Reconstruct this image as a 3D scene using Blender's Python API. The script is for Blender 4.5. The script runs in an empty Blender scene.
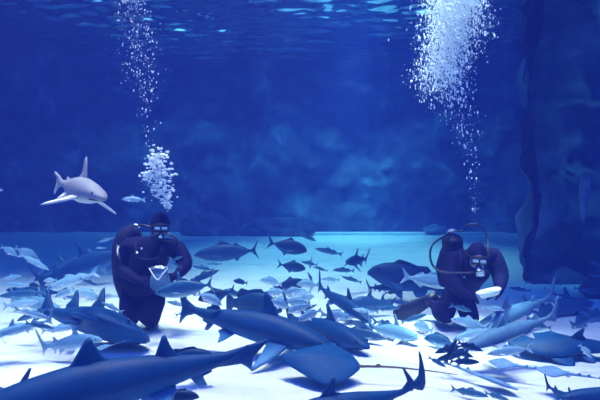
import bpy, bmesh, math, random
from mathutils import Vector, Matrix, noise, Quaternion
random.seed(7)
S = bpy.context.scene
COL = S.collection
CAMZ = 1.6
FPX = 500.0
H_WATER = 6.5

def at(px, py, d):
    return Vector(((px - 300) / FPX * d, d, CAMZ - (py - 200) / FPX * d))

# ------------------------------------------------------------------ nodes
def new_mat(name):
    m = bpy.data.materials.new(name); m.use_nodes = True
    nt = m.node_tree; nt.nodes.clear()
    out = nt.nodes.new('ShaderNodeOutputMaterial')
    return m, nt, out

def N(nt, t, **kw):
    n = nt.nodes.new(t)
    for k, v in kw.items():
        if k in n.inputs: n.inputs[k].default_value = v
        else: setattr(n, k, v)
    return n

def ramp(nt, fac, stops):
    r = nt.nodes.new('ShaderNodeValToRGB')
    el = r.color_ramp.elements
    while len(el) < len(stops): el.new(0.5)
    for e, (p, c) in zip(el, stops):
        e.position = p; e.color = (*c, 1)
    nt.links.new(fac, r.inputs['Fac'])
    return r.outputs['Color']

def princ(nt, out, color=None, rough=0.5, link=None, spec=0.4, metal=0.0, bump=None):
    p = nt.nodes.new('ShaderNodeBsdfPrincipled')
    if color: p.inputs['Base Color'].default_value = (*color, 1)
    if link is not None: nt.links.new(link, p.inputs['Base Color'])
    p.inputs['Roughness'].default_value = rough
    p.inputs['Specular IOR Level'].default_value = spec
    p.inputs['Metallic'].default_value = metal
    if bump is not None: nt.links.new(bump, p.inputs['Normal'])
    nt.links.new(p.outputs[0], out.inputs['Surface'])
    return p

def noise_node(nt, scale, detail=4, coord='Object', dist=0.0, rough=0.55, vec=None):
    if vec is None:
        vec = nt.nodes.new('ShaderNodeTexCoord').outputs[coord]
    n = N(nt, 'ShaderNodeTexNoise', Scale=scale, Detail=detail, Roughness=rough, Distortion=dist)
    nt.links.new(vec, n.inputs['Vector'])
    return n.outputs['Fac']

def bump_node(nt, h, strength=0.3, dist=0.05):
    b = N(nt, 'ShaderNodeBump', Strength=strength, Distance=dist)
    nt.links.new(h, b.inputs['Height'])
    return b.outputs['Normal']

def simple_mat(name, c1, c2, scale=8, rough=0.5, spec=0.4, metal=0.0, bumps=0.0):
    m, nt, out = new_mat(name)
    f = noise_node(nt, scale)
    col = ramp(nt, f, [(0.3, c1), (0.7, c2)])
    princ(nt, out, rough=rough, link=col, spec=spec, metal=metal,
          bump=bump_node(nt, f, bumps) if bumps else None)
    return m

def fish_mat(name, back, flank, belly, zb, zf, mottle=0.25, scale=14, rough=0.55, stripes=None, spec=0.18):
    """countershaded skin: dark back, paler flank, pale belly, in the animal's own coordinates"""
    m, nt, out = new_mat(name)
    tc = nt.nodes.new('ShaderNodeTexCoord')
    sep = nt.nodes.new('ShaderNodeSeparateXYZ'); nt.links.new(tc.outputs['Object'], sep.inputs[0])
    nz = noise_node(nt, scale, vec=tc.outputs['Object'])
    mr = N(nt, 'ShaderNodeMapRange'); mr.inputs['From Min'].default_value = zb; mr.inputs['From Max'].default_value = zf
    add = N(nt, 'ShaderNodeMath', operation='MULTIPLY_ADD'); add.inputs[1].default_value = mottle * (zf - zb); 
    nt.links.new(nz, add.inputs[0]); nt.links.new(sep.outputs['Z'], add.inputs[2])
    nt.links.new(add.outputs[0], mr.inputs['Value'])
    col = ramp(nt, mr.outputs[0], [(0.12, belly), (0.45, flank), (0.8, back)])
    mx = N(nt, 'ShaderNodeMix', data_type='RGBA', blend_type='MULTIPLY'); mx.inputs[0].default_value = 0.6
    nt.links.new(col, mx.inputs[6])
    if stripes:
        w = N(nt, 'ShaderNodeTexWave', wave_type='BANDS', bands_direction=stripes[0]); w.inputs['Scale'].default_value = stripes[1]
        w.inputs['Distortion'].default_value = 1.5
        nt.links.new(tc.outputs['Object'], w.inputs['Vector']); src = w.outputs['Fac']
    else: src = nz
    nt.links.new(ramp(nt, src, [(0.25, (0.55, 0.55, 0.55)), (0.7, (1, 1, 1))]), mx.inputs[7])
    princ(nt, out, rough=rough, link=mx.outputs[2], spec=spec, bump=bump_node(nt, nz, 0.15, 0.01))
    return m

M = {}
M['shark_dark'] = fish_mat('dark shark skin', (0.003, 0.055, 0.17), (0.008, 0.10, 0.28), (0.10, 0.28, 0.48), -0.075, 0.05, 0.3, 12)
M['shark_pale'] = fish_mat('pale shark skin', (0.26, 0.27, 0.34), (0.34, 0.35, 0.42), (0.75, 0.76, 0.80), -0.06, 0.05, 0.3, 26)
M['shark_light'] = fish_mat('light blue grey shark skin', (0.16, 0.34, 0.50), (0.34, 0.55, 0.70), (0.80, 0.86, 0.90), -0.06, 0.05, 0.3, 20)
M['shark_lit_back'] = fish_mat('grey shark skin', (0.10, 0.22, 0.36), (0.035, 0.13, 0.28), (0.72, 0.77, 0.82), -0.06, 0.05, 0.3, 16)  # back paler than flank: top light painted into the skin
M['dark'] = fish_mat('dark fish scales', (0.003, 0.04, 0.115), (0.008, 0.075, 0.20), (0.03, 0.15, 0.31), -0.16, 0.12, 0.3, 10)
M['silver'] = fish_mat('silver fish scales', (0.26, 0.48, 0.62), (0.60, 0.77, 0.87), (0.88, 0.87, 0.9), -0.13, 0.15, 0.3, 9, 0.3)
M['bluish'] = fish_mat('blue grey fish scales', (0.03, 0.12, 0.24), (0.10, 0.26, 0.42), (0.5, 0.66, 0.76), -0.12, 0.12, 0.3, 9, 0.35)
M['striped'] = fish_mat('striped fish scales', (0.04, 0.12, 0.24), (0.16, 0.28, 0.42), (0.7, 0.74, 0.8), -0.12, 0.12, 0.2, 9, 0.35, ('Z', 14))
M['ray_dark'] = simple_mat('dark ray skin', (0.003, 0.052, 0.16), (0.006, 0.07, 0.20), 9, 0.6, 0.15)
M['ray_pale'] = simple_mat('pale ray skin', (0.09, 0.23, 0.42), (0.16, 0.32, 0.52), 9, 0.55)
M['tail_brown'] = simple_mat('brown whip tail', (0.12, 0.08, 0.06), (0.2, 0.13, 0.09), 20, 0.6)
M['eye'] = simple_mat('dark wet eye', (0.004, 0.005, 0.01), (0.02, 0.02, 0.03), 20, 0.1)
M['wetsuit'] = simple_mat('black neoprene', (0.007, 0.006, 0.032), (0.011, 0.009, 0.052), 22, 0.8, 0.12, bumps=0.2)
M['gear'] = simple_mat('black nylon webbing', (0.006, 0.006, 0.030), (0.012, 0.011, 0.05), 40, 0.75, 0.15, bumps=0.3)
M['rubber'] = simple_mat('black rubber hose', (0.008, 0.008, 0.01), (0.016, 0.016, 0.02), 30, 0.4, 0.4)
M['chrome'] = simple_mat('chrome', (0.75, 0.76, 0.78), (0.9, 0.9, 0.92), 30, 0.25, 0.5, 1.0)
M['tank'] = simple_mat('dark painted cylinder', (0.006, 0.006, 0.016), (0.012, 0.012, 0.03), 12, 0.5, 0.2)
M['lens'] = simple_mat('lens with painted glint', (0.45, 0.6, 0.72), (0.7, 0.8, 0.88), 30, 0.08, 0.6)  # pale opaque colour paints a glint onto the mask glass
M['skin'] = simple_mat('skin', (0.30, 0.24, 0.23), (0.38, 0.30, 0.28), 30, 0.55)
M['white'] = simple_mat('white plastic', (0.8, 0.81, 0.82), (0.88, 0.88, 0.88), 20, 0.45)
M['teal'] = simple_mat('teal mesh fabric', (0.07, 0.16, 0.26), (0.14, 0.28, 0.40), 60, 0.7)
M['bubble'] = simple_mat('air bubble', (0.85, 0.93, 0.97), (0.95, 0.98, 1.0), 5, 0.12, 0.6)  # opaque white stands in for light reflected by the bubbles

def mat_rock(name, c1, c2, c3, scale):
    m, nt, out = new_mat(name)
    f = noise_node(nt, scale, 8, dist=0.6)
    g = noise_node(nt, scale * 6, 6)
    col = ramp(nt, f, [(0.36, c1), (0.56, c2), (0.70, c3)])
    princ(nt, out, rough=0.9, link=col, spec=0.1, bump=bump_node(nt, g, 0.6, 0.1))
    return m
M['rock'] = mat_rock('aquarium rockwork', (0.04, 0.045, 0.07), (0.09, 0.12, 0.16), (0.22, 0.32, 0.38), 0.55)
M['rock_mid'] = mat_rock('weathered rock', (0.08, 0.09, 0.13), (0.13, 0.17, 0.22), (0.22, 0.28, 0.34), 1.5)
M['rock_pale'] = mat_rock('pale rock', (0.16, 0.20, 0.26), (0.26, 0.32, 0.38), (0.42, 0.48, 0.52), 2.0)
M['glint_card'] = simple_mat('pale glint card', (0.6, 0.68, 0.7), (0.75, 0.8, 0.82), 1.2, 0.8)  # for the pale card added to feed glints to the ripples
M['kerb'] = simple_mat('pale concrete kerb', (0.6, 0.65, 0.68), (0.8, 0.83, 0.85), 3, 0.8)

def mat_sand():
    m, nt, out = new_mat('white sand')
    tc = nt.nodes.new('ShaderNodeTexCoord')
    mp = N(nt, 'ShaderNodeMapping'); mp.inputs['Scale'].default_value = (0.5, 1.6, 1); mp.inputs['Rotation'].default_value = (0, 0, 0.12)
    nt.links.new(tc.outputs['Object'], mp.inputs['Vector'])
    f = noise_node(nt, 2.2, 6, vec=mp.outputs[0], dist=0.8)
    g = noise_node(nt, 90, 3)
    col = ramp(nt, f, [(0.3, (0.66, 0.67, 0.68)), (0.6, (0.82, 0.82, 0.81))])
    add = N(nt, 'ShaderNodeMath', operation='MULTIPLY_ADD'); add.inputs[1].default_value = 0.15
    nt.links.new(g, add.inputs[0]); nt.links.new(f, add.inputs[2])
    princ(nt, out, rough=0.95, link=col, spec=0.1, bump=bump_node(nt, add.outputs[0], 0.55, 0.12))
    return m
M['sand'] = mat_sand()

SIG_A = (0.100, 0.044, 0.010)
SIG_S = (0.0023, 0.0040, 0.0240)
def mat_water():
    m, nt, out = new_mat('tank water')
    tr = nt.nodes.new('ShaderNodeBsdfTransparent')
    gl = N(nt, 'ShaderNodeBsdfGlossy', Roughness=0.03)
    fr = N(nt, 'ShaderNodeFresnel', IOR=1.333)
    mx = nt.nodes.new('ShaderNodeMixShader')
    nt.links.new(fr.outputs[0], mx.inputs[0]); nt.links.new(tr.outputs[0], mx.inputs[1]); nt.links.new(gl.outputs[0], mx.inputs[2])
    nt.links.new(mx.outputs[0], out.inputs['Surface'])
    vs = nt.nodes.new('ShaderNodeVolumeScatter'); va = nt.nodes.new('ShaderNodeVolumeAbsorption')
    ms = max(SIG_S); vs.inputs['Density'].default_value = ms; vs.inputs['Color'].default_value = (*[s / ms for s in SIG_S], 1)
    # absorption node: sigma_a = density * (1 - colour)
    ma = max(SIG_A); va.inputs['Density'].default_value = ma; va.inputs['Color'].default_value = (*[1 - s / ma for s in SIG_A], 1)
    ad = nt.nodes.new('ShaderNodeAddShader')
    nt.links.new(vs.outputs[0], ad.inputs[0]); nt.links.new(va.outputs[0], ad.inputs[1])
    nt.links.new(ad.outputs[0], out.inputs['Volume'])
    return m
M['water'] = mat_water()

# ------------------------------------------------------------------ objects
def mesh_from(name, verts, faces, mat, smooth=True):
    me = bpy.data.meshes.new(name)
    me.from_pydata([tuple(v) for v in verts], [], faces)
    me.materials.append(mat)
    if smooth:
        me.polygons.foreach_set('use_smooth', [True] * len(me.polygons))
    me.update()
    return me

def link(name, me, parent=None):
    o = bpy.data.objects.new(name, me); COL.objects.link(o)
    if parent is not None: o.parent = parent
    return o

def tag(o, label, cat, group=None, kind=None):
    o['label'] = label; o['category'] = cat
    if group: o['group'] = group
    if kind: o['kind'] = kind
    return o

def structure(name, me):
    o = link(name, me); o['kind'] = 'structure'; return o

def fbm(v, octv=4):
    return noise.fractal(v, 1.0, 2.0, octv, noise_basis='PERLIN_ORIGINAL')

def floor_z(x, y):
    t = min(1, max(0, (y - 9) / 10.0)); t = t * t * (3 - 2 * t)
    return 0.30 * t + 0.022 * noise.noise(Vector((x * 0.7, y * 0.9, 0))) + 0.008 * math.sin(y * 9 + 2.5 * noise.noise(Vector((x * .6, y * .5, 3))) + x * 1.2)

def grid_mesh(name, nu, nv, fn, mat, flip=False):
    vs = [fn(i / nu, j / nv) for j in range(nv + 1) for i in range(nu + 1)]
    fs = []
    for j in range(nv):
        for i in range(nu):
            a = j * (nu + 1) + i
            q = (a, a + 1, a + nu + 2, a + nu + 1)
            fs.append(q[::-1] if flip else q)
    return mesh_from(name, vs, fs, mat)

def lerp(a, b, t): return a + (b - a) * t

# setting
structure('floor', grid_mesh('floor', 200, 260, lambda u, v: Vector((lerp(-14, 14, u), lerp(-1.3, 20.4, v), floor_z(lerp(-14, 14, u), lerp(-1.3, 20.4, v)))), M['sand']))

def rockwall(p0, p1, z0, z1, amp, seed, nrm, ledge=0):
    def fn(u, v):
        p = Vector((lerp(p0[0], p1[0], u), lerp(p0[1], p1[1], u), lerp(z0, z1, v)))
        k = fbm(p * 0.55 + Vector((seed, 0, 0)), 5) + 0.5 * abs(fbm(p * 0.28 + Vector((0, seed, 0)), 3))
        if ledge: k += ledge * ((p.z * .62 + .8 * noise.noise(Vector((p.x * .5, seed, p.z * .3)))) % 1.0) * max(0, .6 + noise.noise(Vector((p.x * .9, p.z * .7, seed))))
        return p + nrm * (amp * k)
    return fn
structure('wall_back', grid_mesh('wall_back', 180, 60, rockwall((-14, 20), (14, 20), -0.3, 6.9, 0.7, 3.1, Vector((0, -1, 0))), M['rock']))
structure('wall_left', grid_mesh('wall_left', 120, 60, rockwall((-13.2, 2), (-13.2, 20.4), -0.3, 8.2, 0.6, 9.4, Vector((1, 0, 0))), M['rock'], True))
nr = Vector((-0.9, 0.35, 0)).normalized()
structure('wall_right', grid_mesh('wall_right', 150, 90, rockwall((4.45, 9.6), (9.9, 20.6), -0.3, 8.2, 0.45, 5.7, Vector((-0.9, 0.43, 0)).normalized()), M['rock'], True))
structure('wall_rock_face', grid_mesh('wall_rock_face', 130, 110, rockwall((4.4, 9.65), (13.9, 8.6), -0.3, 8.2, 0.6, 2.2, Vector((-0.1, -1, 0)), 0.9), M['rock']))

# kerb along the foot of the back wall
def kerb_fn():
    vs, fs = [], []
    prof = [(-0.12, -0.1), (-0.12, 0.07), (-0.06, 0.1), (0.3, 0.1), (0.3, -0.1)]
    n = 60
    for i in range(n + 1):
        x = lerp(-1.45, 7.6, i / n)
        for (dy, dz) in prof:
            vs.append((x, 18.6 + dy + 0.03 * math.sin(x * 3), 0.30 + dz))
    k = len(prof)
    for i in range(n):
        for j in range(k - 1):
            a = i * k + j
            fs.append((a, a + 1, a + k + 1, a + k))
    fs.append(tuple(range(k))); fs.append(tuple(n * k + j for j in range(k))[::-1])
    return mesh_from('trim_1', vs, fs, M['kerb'], False)
structure('trim_1', kerb_fn())
structure('wall_glint_card', grid_mesh('wall_glint_card', 60, 12, lambda u, v: Vector((lerp(-16, 16, u), 21.6 + .03 * math.sin(u * 90), lerp(6.0, 13.0, v))), M['glint_card']))  # added pale backdrop above the waterline, shows through ripples as glints

# water: one closed body with a rippled surface
def water_mesh():
    x0, x1, y0, y1, zb = -14.6, 14.6, -1.5, 21.2, -0.4
    nu, nv = 360, 300
    C = [(-4.8, 13.2, 2.2, 1.0), (-3.2, 16.0, 1.8, .7), (0.25, 12.6, 1.3, 1.0), (-0.6, 15.8, 1.2, .8), (3.2, 12.7, 1.4, .9), (5.5, 14.2, 0.8, .6), (-6.4, 12.6, 1.2, .8), (2.6,14.5,1.0,.4), (-2.6, 14.2, 1.0, .7)]
    vs, fs = [], []
    for j in range(nv + 1):
        for i in range(nu + 1):
            x = lerp(x0, x1, i / nu); y = lerp(y0, y1, j / nv)
            a = 0.10
            for cx, cy, r, w in C:
                a += w * math.exp(-((x - cx) ** 2 + (y - cy) ** 2) / (r * r))
            a = min(a, 1.1)
            z = 0
            if 0 < i < nu and 0 < j < nv and y > 8:
                p = Vector((x * 1.0, y * 3.0, 1.7))
                z = a * (0.10 * noise.noise(p) + 0.05 * noise.noise(p * 2.3) + 0.02 * noise.noise(p * 4.6))
            vs.append((x, y, H_WATER + z))
    for j in range(nv):
        for i in range(nu):
            q = j * (nu + 1) + i
            fs.append((q, q + 1, q + nu + 2, q + nu + 1))
    b = len(vs)
    rim = [i for i in range(nu + 1)] + [j * (nu + 1) + nu for j in range(1, nv + 1)] + [nv * (nu + 1) + i for i in range(nu - 1, -1, -1)] + [j * (nu + 1) for j in range(nv - 1, 0, -1)]
    for r in rim: vs.append((vs[r][0], vs[r][1], zb))
    n = len(rim)
    for k in range(n):
        k2 = (k + 1) % n
        fs.append((rim[k2], rim[k], b + k, b + k2))
    fs.append(tuple(b + k for k in range(n))[::-1])
    return mesh_from('water', vs, fs, M['water'])
structure('water', water_mesh())
# ------------------------------------------------------------------ animal building kit (unit length, head at +x)
def interp(keys, t):
    """smooth interpolation of rows [t, a, b, ...]"""
    for i in range(len(keys) - 1):
        if t <= keys[i + 1][0] + 1e-9:
            k0 = keys[max(0, i - 1)]; k1 = keys[i]; k2 = keys[i + 1]; k3 = keys[min(len(keys) - 1, i + 2)]
            u = (t - k1[0]) / (k2[0] - k1[0])
            out = []
            for c in range(1, len(k1)):
                h = k2[0] - k1[0]
                m1 = (k2[c] - k0[c]) / max(1e-6, k2[0] - k0[0]) * h
                m2 = (k3[c] - k1[c]) / max(1e-6, k3[0] - k1[0]) * h
                out.append((2*u**3-3*u**2+1)*k1[c] + (u**3-2*u**2+u)*m1 + (-2*u**3+3*u**2)*k2[c] + (u**3-u**2)*m2)
            return out
    return list(keys[-1][1:])

def loft_geo(keys, n=26, seg=16, pw=1.0):
    """keys rows: x (descending from the snout), centre z, half width, half height up, half height down"""
    ks = [[-k[0]] + list(k[1:]) for k in keys]
    vs, fs = [], []
    t0, t1 = ks[0][0], ks[-1][0]
    for i in range(n):
        u = i / (n - 1); u = u * u * (1 - u) * .55 + u * (1 - u * (1 - u) * .55) if False else u
        t = lerp(t0, t1, u ** 1.25)
        zc, hw, hu, hd = interp(ks, t)
        for j in range(seg):
            a = 2 * math.pi * j / seg
            c, s = math.cos(a), math.sin(a)
            c = math.copysign(abs(c) ** pw, c); s = math.copysign(abs(s) ** pw, s)
            vs.append(Vector((-t, max(hw, 1e-4) * c, zc + (max(hu, 1e-4) if s > 0 else max(hd, 1e-4)) * s)))
    for i in range(n - 1):
        for j in range(seg):
            a = i * seg + j; b = i * seg + (j + 1) % seg
            fs.append((a, b, b + seg, a + seg))
    fs.append(tuple(range(seg))[::-1]); fs.append(tuple((n - 1) * seg + j for j in range(seg)))
    return vs, fs

def smooth_outline(pts, sub=4):
    n = len(pts); out = []
    for i in range(n):
        p0, p1, p2, p3 = [Vector(pts[k % n]) for k in (i - 1, i, i + 1, i + 2)]
        for s in range(sub):
            u = s / sub
            q = 0.5 * ((2 * p1) + (p2 - p0) * u * .7 + (2*p0 - 5*p1 + 4*p2 - p3) * u*u * .7 + (3*p1 - p0 - 3*p2 + p3) * u**3 * .7)
            lin = p1.lerp(p2, u)
            out.append(q.lerp(lin, .45))
    return out

def fin_geo(pts, th, mtx=None, sub=3):
    """a fin from its outline in the xz plane: lens-thick in the middle, thin at the edge"""
    o = smooth_outline(pts, sub); n = len(o)
    c = sum(o, Vector((0, 0))) / n
    vs = []
    for s, y in ((0.8, th / 2), (1.0, 0.0), (0.8, -th / 2)):
        for p in o:
            q = c + (p - c) * s
            vs.append(Vector((q.x, y, q.y)))
    fs = []
    for k in (0, 1):
        for i in range(n):
            j = (i + 1) % n
            fs.append((k * n + i, k * n + j, (k + 1) * n + j, (k + 1) * n + i))
    fs.append(tuple(range(n))[::-1]); fs.append(tuple(2 * n + i for i in range(n)))
    if mtx is not None: vs = [mtx @ v for v in vs]
    return vs, fs

def ball_geo(c, r, seg=10, rings=6, sc=(1, 1, 1)):
    vs, fs = [], []
    c = Vector(c)
    for i in range(rings + 1):
        ph = math.pi * i / rings
        for j in range(seg):
            a = 2 * math.pi * j / seg
            vs.append(c + Vector((r * sc[0] * math.sin(ph) * math.cos(a), r * sc[1] * math.sin(ph) * math.sin(a), r * sc[2] * math.cos(ph))))
    for i in range(rings):
        for j in range(seg):
            a = i * seg + j; b = i * seg + (j + 1) % seg
            fs.append((a, a + seg, b + seg, b))
    return vs, fs

def tube_geo(pts, rad, seg=8, sub=6):
    P = [Vector(p) for p in pts]
    n = len(P); path = []; R = rad if isinstance(rad, (list, tuple)) else [rad] * n; rr = []
    for i in range(n - 1):
        p0, p1, p2, p3 = P[max(0, i - 1)], P[i], P[i + 1], P[min(n - 1, i + 2)]
        for s in range(sub):
            u = s / sub
            path.append(0.5 * ((2 * p1) + (p2 - p0) * u + (2*p0 - 5*p1 + 4*p2 - p3) * u*u + (3*p1 - p0 - 3*p2 + p3) * u**3)); rr.append(lerp(R[i], R[i + 1], u))
    path.append(P[-1]); rr.append(R[-1])
    vs, fs = [], []
    ref = Vector((0.13, 0.31, 0.94))
    for i, p in enumerate(path):
        d = (path[min(i + 1, len(path) - 1)] - path[max(i - 1, 0)]).normalized()
        a = d.cross(ref)
        if a.length < 1e-3: a = d.cross(Vector((1, 0, 0)))
        a.normalize(); b = d.cross(a)
        for j in range(seg):
            t = 2 * math.pi * j / seg
            vs.append(p + (a * math.cos(t) + b * math.sin(t)) * rr[i])
    for i in range(len(path) - 1):
        for j in range(seg):
            a = i * seg + j; b = i * seg + (j + 1) % seg
            fs.append((a, b, b + seg, a + seg))
    fs.append(tuple(range(seg))[::-1]); fs.append(tuple((len(path) - 1) * seg + j for j in range(seg)))
    return vs, fs

def box_geo(c, sx, sy, sz, mtx=None):
    vs = [Vector((x * sx / 2, y * sy / 2, z * sz / 2)) for x in (-1, 1) for y in (-1, 1) for z in (-1, 1)]
    if mtx is not None: vs = [mtx @ v for v in vs]
    vs = [v + Vector(c) for v in vs]
    return vs, [(0, 1, 3, 2), (4, 6, 7, 5), (0, 4, 5, 1), (2, 3, 7, 6), (0, 2, 6, 4), (1, 5, 7, 3)]

def join(*gs):
    vs, fs = [], []
    for v, f in gs:
        b = len(vs); vs += v; fs += [tuple(b + i for i in q) for q in f]
    return vs, fs

def bend_geo(g, k):
    return [Vector((v.x, v.y + k * (0.32 * (0.5 - v.x) ** 2 + 0.10 * math.sin((0.5 - v.x) * 6.0) - 0.05), v.z)) for v in g[0]], g[1]

def fin_side(pts, th, root, side, droop, sweep=0.0, pitch=0.0):
    """a paired fin: outline in (x, outward) turned out from the body at root"""
    m = Matrix.Translation(Vector((root[0], side * root[1], root[2]))) @ Matrix.Rotation(side * -droop, 4, 'X') @ Matrix.Rotation(pitch, 4, 'Y')
    base = Matrix(((1, 0, 0, 0), (0, 0, side, 0), (0, 1, 0, 0), (0, 0, 0, 1)))
    return fin_geo(pts, th, m @ base)

R_ = math.radians
def fish_parts(keys, tail, dorsal, anal, pect, zpect, pelvic=None, eye=(0.39, 0.03, 0.02, 0.014), pw=0.9, n=22, seg=14):
    P = [('body', loft_geo(keys, n, seg, pw), 0)]
    P.append(('tail_fin', fin_geo(tail, 0.014), 0))
    for d in dorsal: P.append(('dorsal_fin', fin_geo(d, 0.014), 0))
    for a in anal: P.append(('anal_fin', fin_geo(a, 0.012), 0))
    for s in (1, -1):
        P.append(('pectoral_fin', fin_side(pect, 0.008, (zpect[0], zpect[1], zpect[2]), s, R_(28)), 0))
        if pelvic: P.append(('pelvic_fin', fin_side(pelvic[0], 0.01, pelvic[1], s, R_(58)), 0))
        P.append(('eye', ball_geo((eye[0], s * eye[1], eye[2]), eye[3], 8, 5, (1, .6, 1)), 'eye'))
    return P

KIND = {}
KIND['jack'] = fish_parts(
    [(0.5, -0.01, 0.006, 0.012, 0.012), (0.46, 0, 0.026, 0.07, 0.05), (0.36, 0, 0.05, 0.14, 0.11), (0.18, 0, 0.066, 0.18, 0.165), (0.02, 0, 0.06, 0.17, 0.165), (-0.15, 0, 0.04, 0.105, 0.10), (-0.28, 0, 0.018, 0.035, 0.033), (-0.37, 0, 0.009, 0.02, 0.02)],
    [(-0.34, 0.022), (-0.40, 0.08), (-0.50, 0.20), (-0.455, 0.07), (-0.42, 0.0), (-0.455, -0.07), (-0.50, -0.19), (-0.40, -0.08), (-0.34, -0.022)],
    [[(0.16, 0.16), (0.06, 0.25), (0.0, 0.20), (-0.14, 0.125), (-0.27, 0.05), (-0.28, 0.02), (-0.1, 0.08), (0.05, 0.13)]],
    [[(0.06, -0.14), (-0.03, -0.235), (-0.08, -0.17), (-0.18, -0.11), (-0.28, -0.045), (-0.28, -0.02), (-0.1, -0.07)]],
    [(0.0, 0.0), (-0.03, 0.03), (-0.14, 0.10), (-0.25, 0.14), (-0.16, 0.06), (-0.05, -0.012)], (0.22, 0.05, -0.04), eye=(0.41, 0.036, 0.035, 0.017))
KIND['snapper'] = fish_parts(
    [(0.5, -0.02, 0.006, 0.012, 0.012), (0.45, -0.01, 0.03, 0.06, 0.04), (0.34, 0, 0.055, 0.135, 0.09), (0.16, 0, 0.07, 0.185, 0.135), (-0.02, 0, 0.06, 0.175, 0.13), (-0.2, 0, 0.036, 0.10, 0.08), (-0.31, 0, 0.018, 0.045, 0.042), (-0.38, 0, 0.010, 0.042, 0.042)],
    [(-0.35, 0.04), (-0.42, 0.09), (-0.5, 0.15), (-0.47, 0.06), (-0.45, 0.0), (-0.47, -0.06), (-0.5, -0.14), (-0.42, -0.085), (-0.35, -0.04)],
    [[(0.22, 0.16), (0.16, 0.24), (0.05, 0.235), (-0.08, 0.20), (-0.2, 0.16), (-0.28, 0.085), (-0.26, 0.05), (-0.05, 0.14), (0.12, 0.16)]],
    [[(-0.06, -0.11), (-0.12, -0.18), (-0.2, -0.14), (-0.28, -0.075), (-0.24, -0.05), (-0.12, -0.08)]],
    [(0.0, 0.0), (-0.03, 0.04), (-0.11, 0.09), (-0.17, 0.08), (-0.10, 0.02), (-0.03, -0.02)], (0.2, 0.058, -0.04),
    ([(0.0, 0.0), (-0.04, 0.06), (-0.12, 0.10), (-0.10, 0.02)], (0.14, 0.03, -0.11)), eye=(0.385, 0.046, 0.035, 0.024))
KIND['slim'] = fish_parts(
    [(0.5, -0.005, 0.005, 0.01, 0.01), (0.44, 0, 0.022, 0.035, 0.03), (0.3, 0, 0.042, 0.075, 0.065), (0.1, 0, 0.05, 0.095, 0.085), (-0.1, 0, 0.04, 0.08, 0.07), (-0.27, 0, 0.018, 0.035, 0.033), (-0.37, 0, 0.008, 0.018, 0.018)],
    [(-0.34, 0.018), (-0.41, 0.06), (-0.5, 0.115), (-0.46, 0.04), (-0.43, 0.0), (-0.46, -0.04), (-0.5, -0.11), (-0.41, -0.06), (-0.34, -0.018)],
    [[(0.16, 0.085), (0.1, 0.145), (0.02, 0.13), (-0.06, 0.085), (0.03, 0.07)], [(-0.08, 0.07), (-0.13, 0.105), (-0.26, 0.05), (-0.26, 0.025), (-0.14, 0.05)]],
    [[(-0.08, -0.06), (-0.13, -0.105), (-0.26, -0.045), (-0.26, -0.02), (-0.14, -0.045)]],
    [(0.0, 0.0), (-0.03, 0.03), (-0.10, 0.06), (-0.14, 0.05), (-0.08, 0.01), (-0.03, -0.012)], (0.26, 0.04, -0.02), eye=(0.41, 0.026, 0.012, 0.016))
KIND['tuna'] = fish_parts(
    [(0.5, -0.01, 0.006, 0.01, 0.01), (0.43, 0, 0.035, 0.05, 0.05), (0.28, 0, 0.065, 0.10, 0.105), (0.08, 0, 0.075, 0.135, 0.13), (-0.1, 0, 0.06, 0.115, 0.11), (-0.26, 0, 0.03, 0.055, 0.05), (-0.37, 0, 0.014, 0.02, 0.02), (-0.42, 0, 0.01, 0.015, 0.015)],
    [(-0.38, 0.02), (-0.43, 0.06), (-0.5, 0.17), (-0.465, 0.07), (-0.445, 0.0), (-0.465, -0.06), (-0.5, -0.15), (-0.43, -0.06), (-0.38, -0.02)],
    [[(0.14, 0.12), (0.08, 0.185), (0.0, 0.165), (-0.08, 0.12), (0.02, 0.1)], [(-0.1, 0.10), (-0.15, 0.145), (-0.2, 0.10), (-0.32, 0.045), (-0.3, 0.02), (-0.15, 0.07)]],
    [[(-0.1, -0.09), (-0.16, -0.15), (-0.2, -0.09), (-0.32, -0.04), (-0.3, -0.02), (-0.15, -0.06)]],
    [(0.0, 0.0), (-0.04, 0.03), (-0.14, 0.07), (-0.2, 0.07), (-0.12, 0.02), (-0.04, -0.015)], (0.24, 0.06, -0.02), eye=(0.42, 0.04, 0.015, 0.013))
KIND['grouper'] = fish_parts(
    [(0.5, -0.03, 0.01, 0.02, 0.02), (0.45, -0.015, 0.05, 0.06, 0.05), (0.32, 0, 0.085, 0.12, 0.11), (0.14, 0, 0.095, 0.155, 0.14), (-0.05, 0, 0.08, 0.14, 0.13), (-0.22, 0, 0.045, 0.09, 0.08), (-0.34, 0, 0.022, 0.055, 0.055), (-0.39, 0, 0.014, 0.055, 0.055)],
    [(-0.35, 0.05), (-0.43, 0.10), (-0.49, 0.09), (-0.5, 0.0), (-0.49, -0.09), (-0.43, -0.10), (-0.35, -0.05)],
    [[(0.22, 0.13), (0.15, 0.195), (0.02, 0.19), (-0.1, 0.17), (-0.22, 0.185), (-0.31, 0.12), (-0.28, 0.06), (-0.05, 0.11), (0.1, 0.13)]],
    [[(-0.1, -0.10), (-0.16, -0.175), (-0.26, -0.15), (-0.29, -0.08), (-0.25, -0.05)]],
    [(0.0, 0.0), (-0.02, 0.06), (-0.10, 0.13), (-0.17, 0.11), (-0.14, 0.03), (-0.04, -0.03)], (0.2, 0.08, -0.05),
    ([(0.0, 0.0), (-0.04, 0.08), (-0.13, 0.12), (-0.12, 0.02)], (0.14, 0.04, -0.12)), eye=(0.37, 0.074, 0.05, 0.017))

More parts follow.
